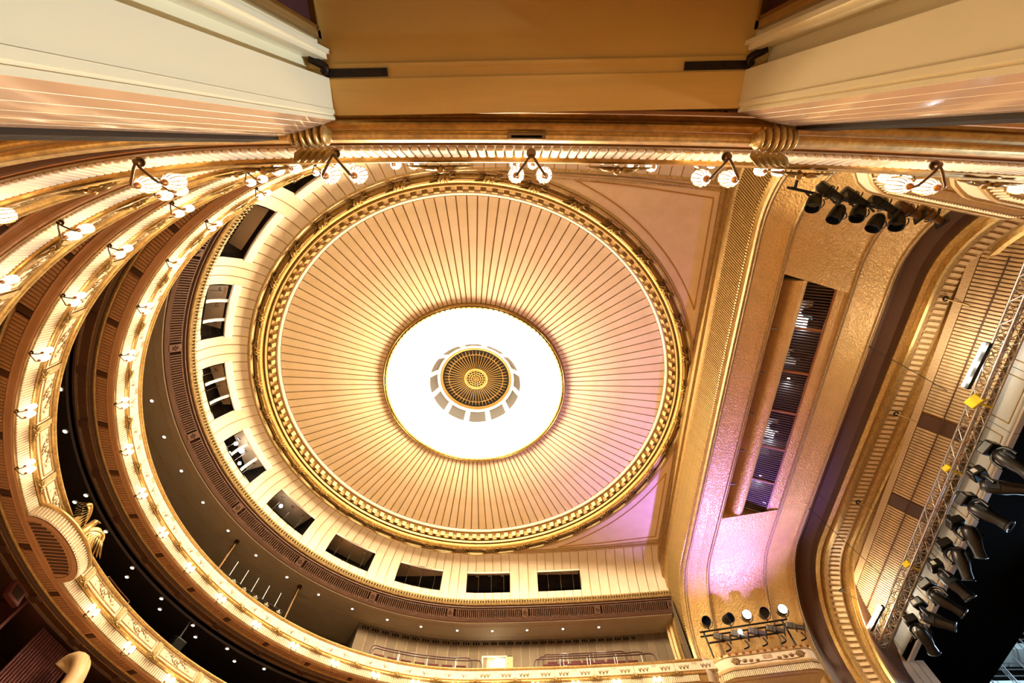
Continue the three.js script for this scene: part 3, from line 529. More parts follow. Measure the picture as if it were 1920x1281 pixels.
// ================= THE GALLERY =================
{
  const G = structure('wall_gallery', 'grey gallery room behind the topmost tier with plank back wall', 'wall');
  const hi = 11.28, s1 = 13.5;
  mesh('gallery_ceiling', sweep([[1.0, 11.31], [1.03, hi], [3.9, hi]], -21.1, s1).geo(), MAT.grey, G);
  mesh('ceiling_bead', sweep(arcP(1.25, hi, .012, 0, 360, 5), -20.5, s1).geo(), MAT.goldPaint, G);
  mesh('ceiling_bead', sweep(arcP(2.0, hi, .012, 0, 360, 5), -20.5, s1).geo(), MAT.goldPaint, G);
  mesh('deep_wall', sweep([[3.9, 8.6], [3.9, hi]], -9.1, s1).geo(), MAT.taupe, G);
  mesh('gallery_floor', sweep([[.14, 8.7], [.4, 8.7], [.4, 8.95], [.9, 8.95], [.9, 9.3], [1.4, 9.3], [1.4, 9.65], [3.9, 9.65]], -21.1, s1).geo(), MAT.darkRoom, G);
  mesh('end_wall', new MB().quad(P(-9.1, 2.2, 8.7), P(-9.1, 3.9, 8.7), P(-9.1, 3.9, hi), P(-9.1, 2.2, hi)).geo(), MAT.taupe, G);
  mesh('side_wall', new MB().quad(P(-21.15, .5, 8.7), P(-21.15, 2.4, 8.7), P(-21.15, 2.4, 11.6), P(-21.15, .5, 11.6)).geo(), MAT.taupe, G);
  mesh('plank_bed', sweep([[2.23, 8.7], [2.23, hi]], -21.1, -9.1).geo(), MAT.goldPaint, G);
  let i = 0; for (let s = -9.1; s > -20.9; s -= .34, i++) { if (s < -13.25 && s > -14.4) { mesh('plank', sweep([[2.2, 10.65], [2.2, hi]], s - .33, s, .4).geo(), i % 2 ? MAT.taupe : MAT.taupe2, G); continue; } mesh('plank', sweep([[2.2, 8.7], [2.2, hi]], s - .327, s, .4).geo(), i % 2 ? MAT.taupe : MAT.taupe2, G); }
  const v = []; const vg = boxG(.05, .1, .02); for (let s = -9.25, k = 0; s > -19.6; s -= .085, k++) if (k % 4 < 3) v.push(vg.clone().applyMatrix4(F(s, 2.19, 11.14))); stuff(mesh('wall_slots', join(v), MAT.black, G));
  const D = structure('door_1', 'pale lit doorway at the back of the gallery', 'door');
  mesh('door_frame', join([boxG(.06, 1.3, .08).applyMatrix4(F(-13.32, 2.2, 10.0)), boxG(.06, 1.3, .08).applyMatrix4(F(-14.28, 2.2, 10.0)), boxG(1.02, .06, .08).applyMatrix4(F(-13.8, 2.2, 10.62))]), MAT.cream, D);
  mesh('door_leaf', boxG(.42, 1.25, .04).applyMatrix4(F(-14.02, 2.22, 9.98)), MAT.white, D); mesh('lobby_wall', boxG(.5, 1.25, .04).applyMatrix4(F(-13.58, 2.3, 9.98)), MAT.cream, D);
  const l = new THREE.PointLight(PALE, .35); l.name = 'door_light'; l.position.copy(P(-13.7, 2.0, 10.4)); l.castShadow = true; D.add(l);
  for (const [s, lab] of [[-4.05, 'bronze-gilt column in the gallery beside the row of numbered posts'], [-6.66, 'bronze-gilt column in the gallery at the end of the post row']]) { const t = thing('gallery_column', lab, 'column'); mesh('shaft', rod(P(s, 1.6, 9.65), P(s, 1.6, hi), .055, 14), MAT.bronze, t); mesh('collar', rod(P(s, 1.6, hi - .08), P(s, 1.6, hi), .085, 14), MAT.bronze, t); }
  // standing-place posts with their little plates
  const PS = [-4.13, -4.59, -5.03, -5.48, -5.95];
  const base = thing('standing_rail', 'thin dark rail carrying the white posts in the gallery', 'rail'); mesh('bar', tube([P(-3.75, .8, 9.62), P(-4.6, .8, 9.66), P(-5.5, .8, 9.68), P(-6.3, .8, 9.7)], .015, 30), MAT.blackMetal, base); for (const s of [-3.8, -5.0, -6.28]) mesh('leg', rod(P(s, .8, 8.95), P(s, .8, 9.66), .014), MAT.blackMetal, base);
  for (const s of PS) { const t = thing('standing_post', 'slim white post on the gallery standing rail', 'post', 'white posts on the gallery standing rail'); mesh('stem', rod(P(s, .8, 9.67), P(s, .8, 10.18), .012), MAT.white, t); mesh('tip', new THREE.SphereGeometry(.014, 8, 6), MAT.white, t).position.copy(P(s, .8, 10.18)); }
  for (const s of [-4.36, -4.79, -5.25, -5.68, -6.15]) { const t = thing('place_plate', 'small pale plate clipped under the gallery standing rail', 'plate', 'plates under the gallery standing rail'); place(mesh('plate', new RoundedBoxGeometry(.17, .07, .012, 2, .005), MAT.taupe2, t), F(s, .78, 9.6)); place(mesh('clip', boxG(.03, .06, .014), MAT.chrome, t), F(s, .785, 9.64)); }
  // seat rows with their rails
  const seatBack = new RoundedBoxGeometry(.4, .3, .06, 2, .03), seatPan = new RoundedBoxGeometry(.4, .08, .3, 2, .03), knobG = new THREE.CylinderGeometry(.035, .035, .012, 12);
  const rows = [[-15.75, -19.5, .62, 8.95, 'first row beside the portal'], [-15.9, -19.2, 1.12, 9.3, 'second row beside the portal'], [-16.1, -18.6, 1.62, 9.65, 'third row beside the portal'], [-9.9, -13.1, .62, 8.95, 'first row before the doorway'], [-9.9, -12.7, 1.12, 9.3, 'second row before the doorway']];
  for (const [a, b, d, h, lab] of rows) {
    for (let s = a; s > b; s -= .46) { const t = thing('gallery_seat', 'dark red gallery seat in the ' + lab, 'seat', 'gallery seats, ' + lab); place(t, F(s, d, h)); mesh('seat_pan', seatPan, MAT.redSeat, t).position.set(0, .2, 0); const bk = mesh('backrest', seatBack, MAT.redSeat, t); bk.position.set(0, .36, -.16); mesh('support', boxG(.06, .18, .2), MAT.blackMetal, t).position.set(0, .09, 0); }
    const t = thing('seat_rail', 'dark red tube rail before the gallery seats, ' + lab, 'rail'), hr = h + .58, dd = d - .2;
    const pts = [P(a + .35, dd, h + .0), P(a + .34, dd, hr - .08), P(a + .25, dd, hr)]; for (let s = a; s > b - .1; s -= .5) pts.push(P(s, dd, hr)); pts.push(P(b - .22, dd, hr), P(b - .32, dd, hr - .08), P(b - .33, dd, h));
    mesh('bar', tube(pts, .022, 90, 8), MAT.redRail, t); for (let s = a - .6; s > b; s -= 1.0) mesh('post', rod(P(s, dd, h), P(s, dd, hr), .012), MAT.chrome, t);
    mesh('fascia', sweep([[dd + .03, h - .02], [dd + .03, h + .2]], b - .3, a + .3).geo(), MAT.redSeat, t);
  }
}

// ================= THE PORTAL BEFORE THE STAGE =================
{
  const W = structure('wall_portal', 'round-cornered golden portal of hammered bands before the stage', 'wall');
  const band = (name, m, ...q) => mesh(name, loft(q).geo(), m, W);
  band('architrave', MAT.goldMid, [7.74, 13.31, 10.1, 2.9], [7.74, 13.24, 10.05, 2.9], [7.82, 13.2, 10, 2.9], [7.84, 13.06, 9.95, 2.9], [7.93, 13.04, 9.9, 2.9], [7.95, 12.9, 9.7, 2.8], [8.0, 12.85, 9.62, 2.75]);
  band('fluted_bed', MAT.lineDark, [8.03, 12.86, 9.62, 2.75], [8.1, 11.78, 8.86, 2.4]);
  { const a = arch([7.99, 12.84, 9.6, 2.75]), b = arch([8.06, 11.8, 8.87, 2.4]), e = []; let acc = 0;
    for (let i = 9; i < a.length - 10; i++) { const L = (a[i].distanceTo(a[i + 1]) + b[i].distanceTo(b[i + 1])) / 2, n = Math.max(1, Math.round(L / .075)); for (let k = 0; k < n; k++) { const t = (k + .5) / n, p = a[i].clone().lerp(a[i + 1], t), q = b[i].clone().lerp(b[i + 1], t); e.push(rod(p, q, .025, 5)); } }
    stuff(mesh('flutes', join(e), MAT.goldMid, W)); }
  band('bead_bed', MAT.gold, [8.06, 11.8, 8.87, 2.4], [8.04, 11.72, 8.8, 2.4], [8.12, 11.66, 8.75, 2.4]);
  { const a = arch([8.05, 11.74, 8.82, 2.4]), e = []; for (let i = 10; i < a.length - 11; i++) { const n = Math.max(1, Math.round(a[i].distanceTo(a[i + 1]) / .085)); for (let k = 0; k < n; k++) { const q = new THREE.IcosahedronGeometry(.045, 0), p = a[i].clone().lerp(a[i + 1], k / n); q.translate(p.x, p.y, p.z); e.push(q); } } stuff(mesh('beads', join(e), MAT.gold, W)); }
  band('gilt_moulding', MAT.goldPaint, [8.12, 11.66, 8.75, 2.4], [8.15, 11.6, 8.71, 2.4], [8.2, 11.62, 8.72, 2.4], [8.22, 11.57, 8.69, 2.4], [8.27, 11.58, 8.69, 2.4]);
  band('hammered_band', MAT.hammered, [8.27, 11.57, 8.68, 2.4], [8.6, 11.55, 8.6, 2.45], [8.93, 11.47, 8.5, 2.5]);
  const roll = (x, h, w, r) => band('ridge', MAT.goldPaint, [x - .07, h + .02, w, r], [x - .05, h - .04, w - .06, r], [x - .02, h - .045, w - .065, r], [x - .01, h - .01, w - .03, r], [x + .02, h - .045, w - .065, r], [x + .05, h - .03, w - .05, r], [x + .06, h + .03, w, r]);
  roll(9.0, 11.47, 8.52, 2.5); roll(11.05, 11.42, 8.12, 2.8); roll(12.03, 11.4, 7.98, 3);
  const Z0 = -4.0, Z1 = 5.0;
  mesh('hammered_band', loft([[9.05, 11.46, 8.5, 2.5], [11.0, 11.42, 8.12, 2.8]], new MB(), (z, h) => h < 11.3 || z < Z0 || z > Z1).geo(), MAT.hammered, W);
  band('hammered_band', MAT.hammered, [11.1, 11.42, 8.1, 2.8], [11.5, 11.44, 8.05, 2.9], [11.97, 11.4, 7.98, 3]);
  band('dark_cove', MAT.brownDark, [12.08, 11.42, 7.98, 3], [12.2, 11.62, 8.1, 3], [12.5, 11.7, 8.15, 3], [12.72, 11.45, 8.0, 3], [12.78, 11.3, 7.9, 3]);
  band('gilt_moulding', MAT.gold, [12.78, 11.32, 7.92, 3], [12.76, 11.24, 7.86, 3], [12.84, 11.15, 7.82, 3], [12.92, 11.2, 7.85, 3], [12.95, 11.08, 7.78, 3], [13.02, 11.06, 7.76, 3]);
  band('block_band', MAT.goldMid, [13.02, 11.06, 7.76, 3], [13.5, 10.98, 7.62, 3]);
  { const a = arch([13.02, 11.05, 7.75, 3]), b = arch([13.5, 10.97, 7.61, 3]), g = boxG(.3, .035, .095); let run = 0;
    for (let i = 8; i < a.length - 9; i++) { const L = a[i].distanceTo(a[i + 1]); for (; run < L; run += .178) { const t = run / L, p = a[i].clone().lerp(a[i + 1], t), q = b[i].clone().lerp(b[i + 1], t), along = a[i + 1].clone().sub(a[i]).normalize(), x = q.clone().sub(p).normalize(), y = along.clone().cross(x).normalize(), m = mesh('block', g, MAT.slat, W); place(m, new THREE.Matrix4().makeBasis(x, y, along).setPosition(p.lerp(q, .5))); } run -= L; } }
  band('gilt_moulding', MAT.gold, [13.5, 10.98, 7.62, 3], [13.52, 10.88, 7.56, 3], [13.6, 10.84, 7.52, 3], [13.68, 10.92, 7.55, 3], [13.74, 10.82, 7.48, 3], [13.8, 10.86, 7.5, 3], [14.0, 11.3, 7.7, 3]);
  // the lighting recess: a dark slot, a rounded lip, a louvred window, two hammered cheeks
  mesh('slot_back', new MB().quad(V(9.06, 11.46, Z0), V(9.06, 11.46, Z1), V(9.06, 13.1, Z1), V(9.06, 13.1, Z0)).quad(V(9.06, 13.1, Z0), V(9.06, 13.1, Z1), V(9.5, 13.1, Z1), V(9.5, 13.1, Z0)).geo(), MAT.hammered, W);
  const lip = arcP(9.67, 11.68, .2, 180, 360, 10);
  mesh('rounded_lip', new MB().grid(40, 10, (i, j) => V(lip[j][0], lip[j][1], Z0 + (Z1 - Z0) * i / 40), (i, j) => [Z0 + (Z1 - Z0) * i / 40, j * .08]).geo(), MAT.hammered, W);
  mesh('lip_back', new MB().quad(V(9.47, 11.66, Z0), V(9.47, 11.66, Z1), V(9.47, 13.1, Z1), V(9.47, 13.1, Z0)).quad(V(9.87, 11.68, Z0), V(9.87, 11.68, Z1), V(9.98, 11.86, Z1), V(9.98, 11.86, Z0)).geo(), MAT.hammered, W);
  mesh('slope', new MB().grid(20, 2, (i, j) => V(10.66 + .17 * j, 11.52 - .035 * j, Z0 + (Z1 - Z0) * i / 20), (i, j) => [i * .45, j * .2]).geo(), MAT.hammered, W);
  for (const z of [Z0, Z1]) mesh('recess_cheek', new MB().grid(1, 1, (i, j) => V(i ? 11.0 : 9.05, j ? 13.1 : (i ? 11.43 : 11.46), z), (i, j) => [i * 2, j]).geo(), MAT.hammered, W);
  for (let i = 1; i < 6; i++) mesh('slot_bracket', boxG(.26, .05, .05).applyMatrix4(M4(9.2, 11.62 + EYE, Z0 + (Z1 - Z0) * i / 6)), MAT.chrome, W);
  const L = structure('window_11', 'long louvred lighting window with orange wooden bars in the golden portal', 'window');
  const at = (u, z, o = 0) => V(9.98 + .68 * u - .4 * o, 11.82 - .3 * u - .9 * o, z), bar = (u0, u1, z0, z1, o, t, name, m) => mesh(name, new MB().hexa([at(u0, z0, o), at(u1, z0, o), at(u1, z1, o), at(u0, z1, o), at(u0, z0, o - t), at(u1, z0, o - t), at(u1, z1, o - t), at(u0, z1, o - t)]).geo(), m, L);
  bar(-.04, .03, Z0, Z1, .03, .06, 'window_frame', MAT.wood); bar(.97, 1.04, Z0, Z1, .03, .06, 'window_frame', MAT.wood);
  for (let i = 0; i <= 6; i++) { const z = Z0 + .1 + (Z1 - Z0 - .2) * i / 6; bar(0, 1, z - .035, z + .035, .03, .06, 'window_bar', MAT.wood); }
  for (let z = Z0 + .2; z < Z1 - .15; z += .088) bar(.03, .97, z, z + .03, .0, .05, 'louver', MAT.brownDark);
  mesh('pane', new MB().quad(at(0, Z0, -.08), at(1, Z0, -.08), at(1, Z1, -.08), at(0, Z1, -.08)).geo(), MAT.glassDark, L);
  mesh('light_chamber', new MB().quad(at(-.1, Z0, -.9), at(1.2, Z0, -.9), at(1.2, Z1, -.9), at(-.1, Z1, -.9)).quad(at(-.1, Z0, -.1), at(-.1, Z1, -.1), at(-.1, Z1, -.9), at(-.1, Z0, -.9)).quad(at(1.1, Z0, -.1), at(1.1, Z1, -.1), at(1.2, Z1, -.9), at(1.2, Z0, -.9)).geo(), MAT.blackMetal, L);
  [[4.1, 1], [2.7, .6], [-.1, .9], [-.9, .7], [-2.6, .5]].forEach(([z, k], i) => { mesh('light_housing', new THREE.CylinderGeometry(.16, .2, .45, 14).applyMatrix4(M4(...at(.5, z - .3, -.5).toArray(), 0, 0, .5)), MAT.blackMetal, L); mesh('white_board', boxG(.34, .02, .9 * k).applyMatrix4(M4(...at(.32, z - .4, -.45).toArray(), 0, 0, -.4)), MAT.white, L); });
  for (const z of [3.5, 1.6, -.6, -2.4]) { const l = new THREE.PointLight(COOL, .5); l.name = 'chamber_light'; l.position.copy(at(.4, z, -.25)); l.castShadow = true; l.shadow.radius = 3; L.add(l); mesh('work_lamp', new THREE.SphereGeometry(.04, 8, 6), MAT.spotGlow, L).position.copy(at(.4, z, -.25)); }
}
// ---------- the slatted sound panel over the stage mouth ----------
const skew = (x, z, k) => x - k * z;
{
  const B = structure('wall_stage_lintel', 'inclined panel of pale slats over the stage opening', 'wall');
  const K = .07, at = (u, z, o = 0) => V(skew(13.85 + .56 * u, z, K) - .8 * o, 10.72 - .8 * u - .56 * o, z), ZA = 6.2, ZB = -7.9;
  const bar = (u0, u1, z0, z1, o, t, name, m) => mesh(name, new MB().hexa([at(u0, z0, o), at(u1, z0, o), at(u1, z1, o), at(u0, z1, o), at(u0, z0, o - t), at(u1, z0, o - t), at(u1, z1, o - t), at(u0, z1, o - t)]).geo(), m, B);
  bar(-.1, 1.2, ZB, ZA, -.05, .06, 'backing', MAT.slatBack);
  bar(-.2, -.02, ZB - .3, ZA, .03, .1, 'upper_frame', MAT.slat); bar(-.75, -.21, ZB - .3, 1.5, -.02, .05, 'gilt_filler', MAT.goldMid); bar(1.02, 1.16, ZB - .6, ZA + .2, .03, .1, 'lower_frame', MAT.slat);
  for (let z = ZB; z < ZA; z += .106) { if ((z > .52 && z < 1.02) || (z > -2.62 && z < -2.12)) continue; bar(0, 1, z, z + .072, 0, .045, 'slat', MAT.slat); }
  bar(0, 1, .55, 1.02, -.01, .03, 'dark_panel', MAT.gapBrown); bar(0, 1, -2.6, -2.12, -.01, .03, 'dark_panel', MAT.gapBrown);
  const pipe = thing('shadow_batten', 'thin batten added to cast the dark line along the pale slats', 'batten'); mesh('tube', rod(at(.5, ZB + .3, .1), at(.5, ZA - .3, .1), .018), MAT.brownDark, pipe); for (const z of [-6, -3, 0, 3, 5]) mesh('bracket', rod(at(.5, z, .012), at(.5, z, .1), .012), MAT.brownDark, pipe);  // batten added so that its shadow draws a line along the slats
  mesh('return_wall', loft([[13.82, 10.95, 7.56, 3], [14.0, 11.3, 7.7, 3], [16.2, 11.5, 9.4, 3]]).geo(), MAT.gapBrown, B);
  mesh('back_board', new MB().grid(1, 1, (i, j) => V(skew(14.02, i ? -9.5 : 8, K), j ? 12.4 : 10.55, i ? -9.5 : 8)).geo(), MAT.gapBrown, B);
  // fascia of pale framed panels, black border and the striped cheek of the stage mouth
  const Fz = structure('wall_stage_fascia', 'pale grey fascia panels with gold frames above the black stage', 'wall'), fx = (z) => skew(14.82, z, .1);
  for (let i = 0; i < 9; i++) {
    const z0 = 6.5 - i * 1.7, z1 = z0 - 1.68, q = (z, h, o = 0) => V(fx(z) - o, h, z);
    mesh('panel', new MB().hexa([q(z0, 9.2), q(z1, 9.2), q(z1, 9.2, -.2), q(z0, 9.2, -.2), q(z0, 11.5), q(z1, 11.5), q(z1, 11.5, -.2), q(z0, 11.5, -.2)]).geo(), MAT.panelGrey, Fz);
    const e = [[z0 - .2, 9.36, z1 + .2, 9.36], [z0 - .2, 10.0, z1 + .2, 10.0], [z0 - .2, 9.36, z0 - .2, 10.0], [z1 + .2, 9.36, z1 + .2, 10.0]].map(([a, b, c, d]) => rod(q(a, b, .005), q(c, d, .005), .014, 5)); mesh('panel_border', join(e), MAT.gold, Fz);
  }
  mesh('lower_edge', rod(V(fx(6.5), 9.2, 6.5), V(fx(-8.8), 9.2, -8.8), .03, 6), MAT.white, Fz);
  const C = structure('wall_stage_cheek', 'cream striped cheek wall beside the stage mouth', 'wall');
  for (let i = 0; i < 9; i++) { const x0 = 13.6 + i * .3; mesh('plank', new MB().quad(V(x0, -4, -8.75 + i * .0), V(x0 + .28, -4, -8.75), V(x0 + .28, 11.8, -8.75), V(x0, 11.8, -8.75)).geo(), MAT.cream, C); }
  mesh('joint_bed', new MB().quad(V(13.5, -4, -8.78), V(16.3, -4, -8.78), V(16.3, 11.8, -8.78), V(13.5, 11.8, -8.78)).geo(), MAT.line, C);
  const H = structure('wall_stage_house', 'black border and dark stage house beyond the portal', 'wall');
  mesh('black_border', new MB().hexa([V(14.4, 9.24, 10), V(16.0, 9.24, -14), V(19.6, 9.24, -14), V(18.0, 9.24, 10), V(14.4, 9.4, 10), V(16.0, 9.4, -14), V(19.6, 9.4, -14), V(18.0, 9.4, 10)]).geo(), MAT.black, H);
  mesh('stage_wall', new MB().quad(V(15.7, -4, -15), V(30, -4, -15), V(30, 26, -15), V(15.7, 26, -15)).quad(V(30, -4, -15), V(30, -4, 14), V(30, 26, 14), V(30, 26, -15)).quad(V(15.7, 26, -15), V(30, 26, -15), V(30, 26, 14), V(15.7, 26, 14)).quad(V(15.7, -4, 14), V(30, -4, 14), V(30, 26, 14), V(15.7, 26, 14)).geo(), MAT.blackMetal, H);
  // fly galleries lit cold, far up on the stage
  const G = thing('fly_gallery', 'cold-lit steel fly gallery with rails beyond the black border', 'gallery');
  for (let k = 0; k < 4; k++) { const h = 10.5 + k * 1.5; mesh('deck', boxG(10, .25, 1.4).applyMatrix4(M4(23.5, h + EYE, -13.6)), MAT.panelGrey, G); for (let j = 0; j < 3; j++) mesh('rail', rod(V(19, h + .3 + j * .25, -12.9), V(28.5, h + .3 + j * .25, -12.9), .025), MAT.alu, G); for (let i = 0; i < 10; i++) mesh('post', rod(V(19 + i, h, -12.9), V(19 + i, h + .9, -12.9), .03), MAT.alu, G); }
  for (let i = 0; i < 14; i++) mesh('hanging_rope', rod(V(18.6 + i * .6, 9.8, -12.2 + (i % 3) * .4), V(18.6 + i * .6, 20, -12.2 + (i % 3) * .4), .02), MAT.alu, G);
  const l = new THREE.PointLight(new THREE.Color(.55, .8, 1), 60); l.name = 'stage_work_light'; l.position.copy(V(22, 9.9, -9)); l.castShadow = true; l.shadow.radius = 6; G.add(l); mesh('work_lamp', new THREE.SphereGeometry(.1, 10, 8), MAT.spotGlow, G).position.copy(V(22, 9.9, -9));
}
{ const t = thing('added_rim_light', 'unseen cold lamp added behind the black border to rim the moving heads blue', 'stage light'), p = V(19.5, 7.8, -4); mesh('lamp_face', new THREE.SphereGeometry(.1, 12, 8), MAT.spotGlow, t).position.copy(p); mesh('shade', new THREE.ConeGeometry(.22, .2, 16, 1, true), MAT.blackMetal, t).position.copy(p).add(new THREE.Vector3(0, .14, 0)); mesh('cord', rod(p.clone().add(new THREE.Vector3(0, .24, 0)), V(19.5, 9.2, -4), .01), MAT.blackMetal, t); const l = new THREE.PointLight(new THREE.Color(.45, .7, 1), 22); l.name = 'rim_beam'; l.position.copy(p).add(new THREE.Vector3(0, -.02, 0)); l.castShadow = true; l.shadow.radius = 4; t.add(l); }  // unseen cold lamp, added to give the moving heads a blue rim
// ---------- truss with moving heads ----------
const tx = (z) => skew(13.66, z, .085), TH = 9.25;
{
  const T = thing('lighting_truss', 'aluminium lighting truss hung along the stage lintel', 'truss');
  const za = 6.2, zb = -8.2, ch = [[0, 0], [.3, -.06], [.06, .3], [.36, .24]], q = (i, z) => V(tx(z) + ch[i][0], TH + ch[i][1], z);
  for (let i = 0; i < 4; i++) mesh('chord', rod(q(i, za), q(i, zb), .028, 8), MAT.alu, T);
  const e = []; for (let k = 0, z = za; z > zb + .3; z -= .3, k++) for (const [a, b] of [[0, 1], [2, 3], [0, 2], [1, 3]]) e.push(rod(q(k % 2 ? a : b, z), q(k % 2 ? b : a, z - .3), .012, 5), rod(q(a, z), q(b, z), .01, 5)); stuff(mesh('lacing', join(e), MAT.alu, T));
  const c = []; for (let k = 0, z = za - .3; z > zb + .5; z -= .21, k++) { const a = q(0, z).lerp(q(3, z), .2 + rnd() * .6); const o = () => new THREE.Vector3((rnd() - .5) * .2, (rnd() - .5) * .2, (rnd() - .5) * .3); c.push(tube([a.clone().add(o()), a.clone().add(o()), a.clone().add(o()), a.clone().add(o())], .013, 10, 4)); } stuff(mesh('cable_bundle', join(c), MAT.copper, T));
  for (const z of [4, .2, -4]) mesh('suspension', rod(q(3, z), V(tx(z) + .12, 10.45, z), .006), MAT.blackMetal, T);
  for (const [z, s, lab] of [[2.35, .34, 'yellow sling bag on the lighting truss at its upper part'], [.15, .2, 'yellow sling plate clipped to the truss between moving heads'], [-3.75, .22, 'yellow sling disc on the truss near its lower end']]) { const t = thing('truss_sling', lab, 'sling'); const g = mesh('sling', new RoundedBoxGeometry(.16, s * .7, s, 2, .03), MAT.yellow, t); g.position.copy(V(tx(z) - .02, TH + .1, z)); g.rotation.set(.2, .3, .3); mesh('strap', rod(q(0, z), q(1, z - .1), .03, 8), MAT.yellow, t); }
}
function movingHead(z, roll, tilt, big, swing, m2, lab) {
  const t = thing('moving_head_light', lab, 'stage light'); t.position.copy(V(tx(z) + .3, TH - .34, z)); t.rotation.y = roll; t.scale.setScalar(1.12);
  mesh('base', new RoundedBoxGeometry(.32, .2, .34, 2, .04), MAT.blackPlastic, t).position.y = -.02;
  mesh('clamp', new RoundedBoxGeometry(.08, .16, .1, 1, .02), MAT.blackMetal, t).position.y = .13;
  mesh('label_plate', boxG(.1, .1, .006), MAT.panelGrey, t).position.set(-.04, -.02, .172);
  const yoke = []; for (const k of [-1, 1]) yoke.push(tube([new THREE.Vector3(0, -.12, 0), new THREE.Vector3(0, -.16, k * .1), new THREE.Vector3(0, -.25, k * .2), new THREE.Vector3(0, -.48, k * .21)], .04, 14, 8));
  mesh('yoke', join(yoke), MAT.blackPlastic, t);
  const h = new THREE.Group(); h.name = 'head'; h.position.set(0, -.45, 0); h.rotation.set(swing, 0, tilt); t.add(h);
  const L = new THREE.LatheGeometry([[.001, .26], [.1, .25], [.155, .16], [.17, .02], [.16, -.14], [.13, -.26], [big ? .15 : .125, -.4], [big ? .15 : .12, -.46], [.1, -.46]].map(([r, y]) => new THREE.Vector2(r, y)), 18); L.scale(1, 1, .92);
  mesh('shell', L, MAT.blackPlastic, h); mesh('front_ring', new THREE.TorusGeometry(big ? .145 : .118, .018, 8, 24).rotateX(Math.PI / 2).translate(0, -.46, 0), MAT.blueHead, h); mesh('lens', new THREE.SphereGeometry(.12, 16, 6, 0, Math.PI * 2, Math.PI / 2, .5).scale(1, .5, 1).translate(0, -.43, 0), m2, h);
  mesh('cover', new RoundedBoxGeometry(.2, .24, .1, 2, .03), MAT.blueHead, h).position.set(0, .05, .12);
}
const MH = [[1.2, .3, .25, 1, .1], [.35, -.7, .9, 0, .3], [-.55, .1, .35, 1, -.1], [-1.45, 1.2, .8, 0, .2], [-2.35, .9, .5, 0, .5], [-3.25, -.5, .2, 1, .35], [-4.1, .5, .55, 1, -.3], [-5.0, -.9, .7, 0, .45], [-5.85, 1.0, .9, 1, .1]];
MH.forEach(([z, r, t, b, w], i) => movingHead(z, r, t, b, w, i === 3 || i === 8 ? MAT.lensPale : MAT.lens, 'black moving head light, ' + ['first', 'second', 'third', 'fourth', 'fifth', 'sixth', 'seventh', 'eighth', 'ninth'][i] + ' along the truss from its yellow bag end'));
{ // bright lamps at the truss that wash the slats
  for (const [z, I, lab] of [[3.3, 5, 'glaring lamp strip on the truss beside the upper yellow bag'], [-6.7, 9, 'glaring lamp strip at the lower end of the truss']]) {
    const t = thing('truss_flood', lab, 'stage light'), p = V(tx(z) - .2, TH + .3, z); mesh('housing', boxG(.1, .1, 1.3), MAT.blackMetal, t).position.copy(p).add(new THREE.Vector3(.06, -.06, 0));
    mesh('lamp_face', boxG(.03, .05, 1.25), MAT.whiteGlow, t).position.copy(p);
    for (const dz of [-.45, 0, .45]) { const l = new THREE.PointLight(PALE, I / 3); l.name = 'flood_light'; l.position.copy(p).add(new THREE.Vector3(-.08, .03, dz)); l.castShadow = true; l.shadow.radius = 3; t.add(l); }
  }
}
// ---------- lamp racks on both sides of the portal ----------
function parCan(parent, p, dir, on, s = 1) {
  const g = new THREE.Group(); g.name = 'can_light'; g.position.copy(p); g.quaternion.setFromUnitVectors(new THREE.Vector3(0, 0, 1), dir.clone().normalize()); parent.add(g);
  const c = new THREE.LatheGeometry([[.001, -.2], [.07, -.19], [.11, -.12], [.125, 0], [.125, .14], [.115, .14], [.11, .04]].map(([r, y]) => new THREE.Vector2(r * s, y * s)), 18).rotateX(Math.PI / 2);
  mesh('can', c, MAT.blackMetal, g); const f = mesh('lens', new THREE.CircleGeometry(.11 * s, 20), on ? MAT.whiteGlow : MAT.lens, g); f.position.z = on ? .141 * s : .06 * s;
  mesh('yoke', new THREE.TorusGeometry(.16 * s, .012, 6, 20, Math.PI).rotateZ(Math.PI), MAT.blackMetal, g);
  return g;
}
function profileSpot(parent, p, dir, m, on) {
  const g = new THREE.Group(); g.name = 'profile_light'; g.position.copy(p); g.quaternion.setFromUnitVectors(new THREE.Vector3(0, 0, 1), dir.clone().normalize()); parent.add(g);
  mesh('lamp_house', new RoundedBoxGeometry(.2, .2, .24, 2, .05), m, g).position.z = -.2; mesh('barrel', new THREE.CylinderGeometry(.075, .085, .34, 14).rotateX(Math.PI / 2), m, g).position.z = .06;
  mesh('gate', boxG(.22, .16, .07), m, g).position.z = -.06; const fr = mesh('colour_frame', boxG(.27, .27, .03), MAT.blackMetal, g); fr.position.z = .24; mesh('lens', new THREE.CircleGeometry(.07, 16), on ? MAT.whiteGlow : MAT.lens, g).position.z = .258;
  mesh('yoke', new THREE.TorusGeometry(.15, .014, 6, 16, Math.PI).rotateZ(Math.PI), MAT.blackMetal, g);
}
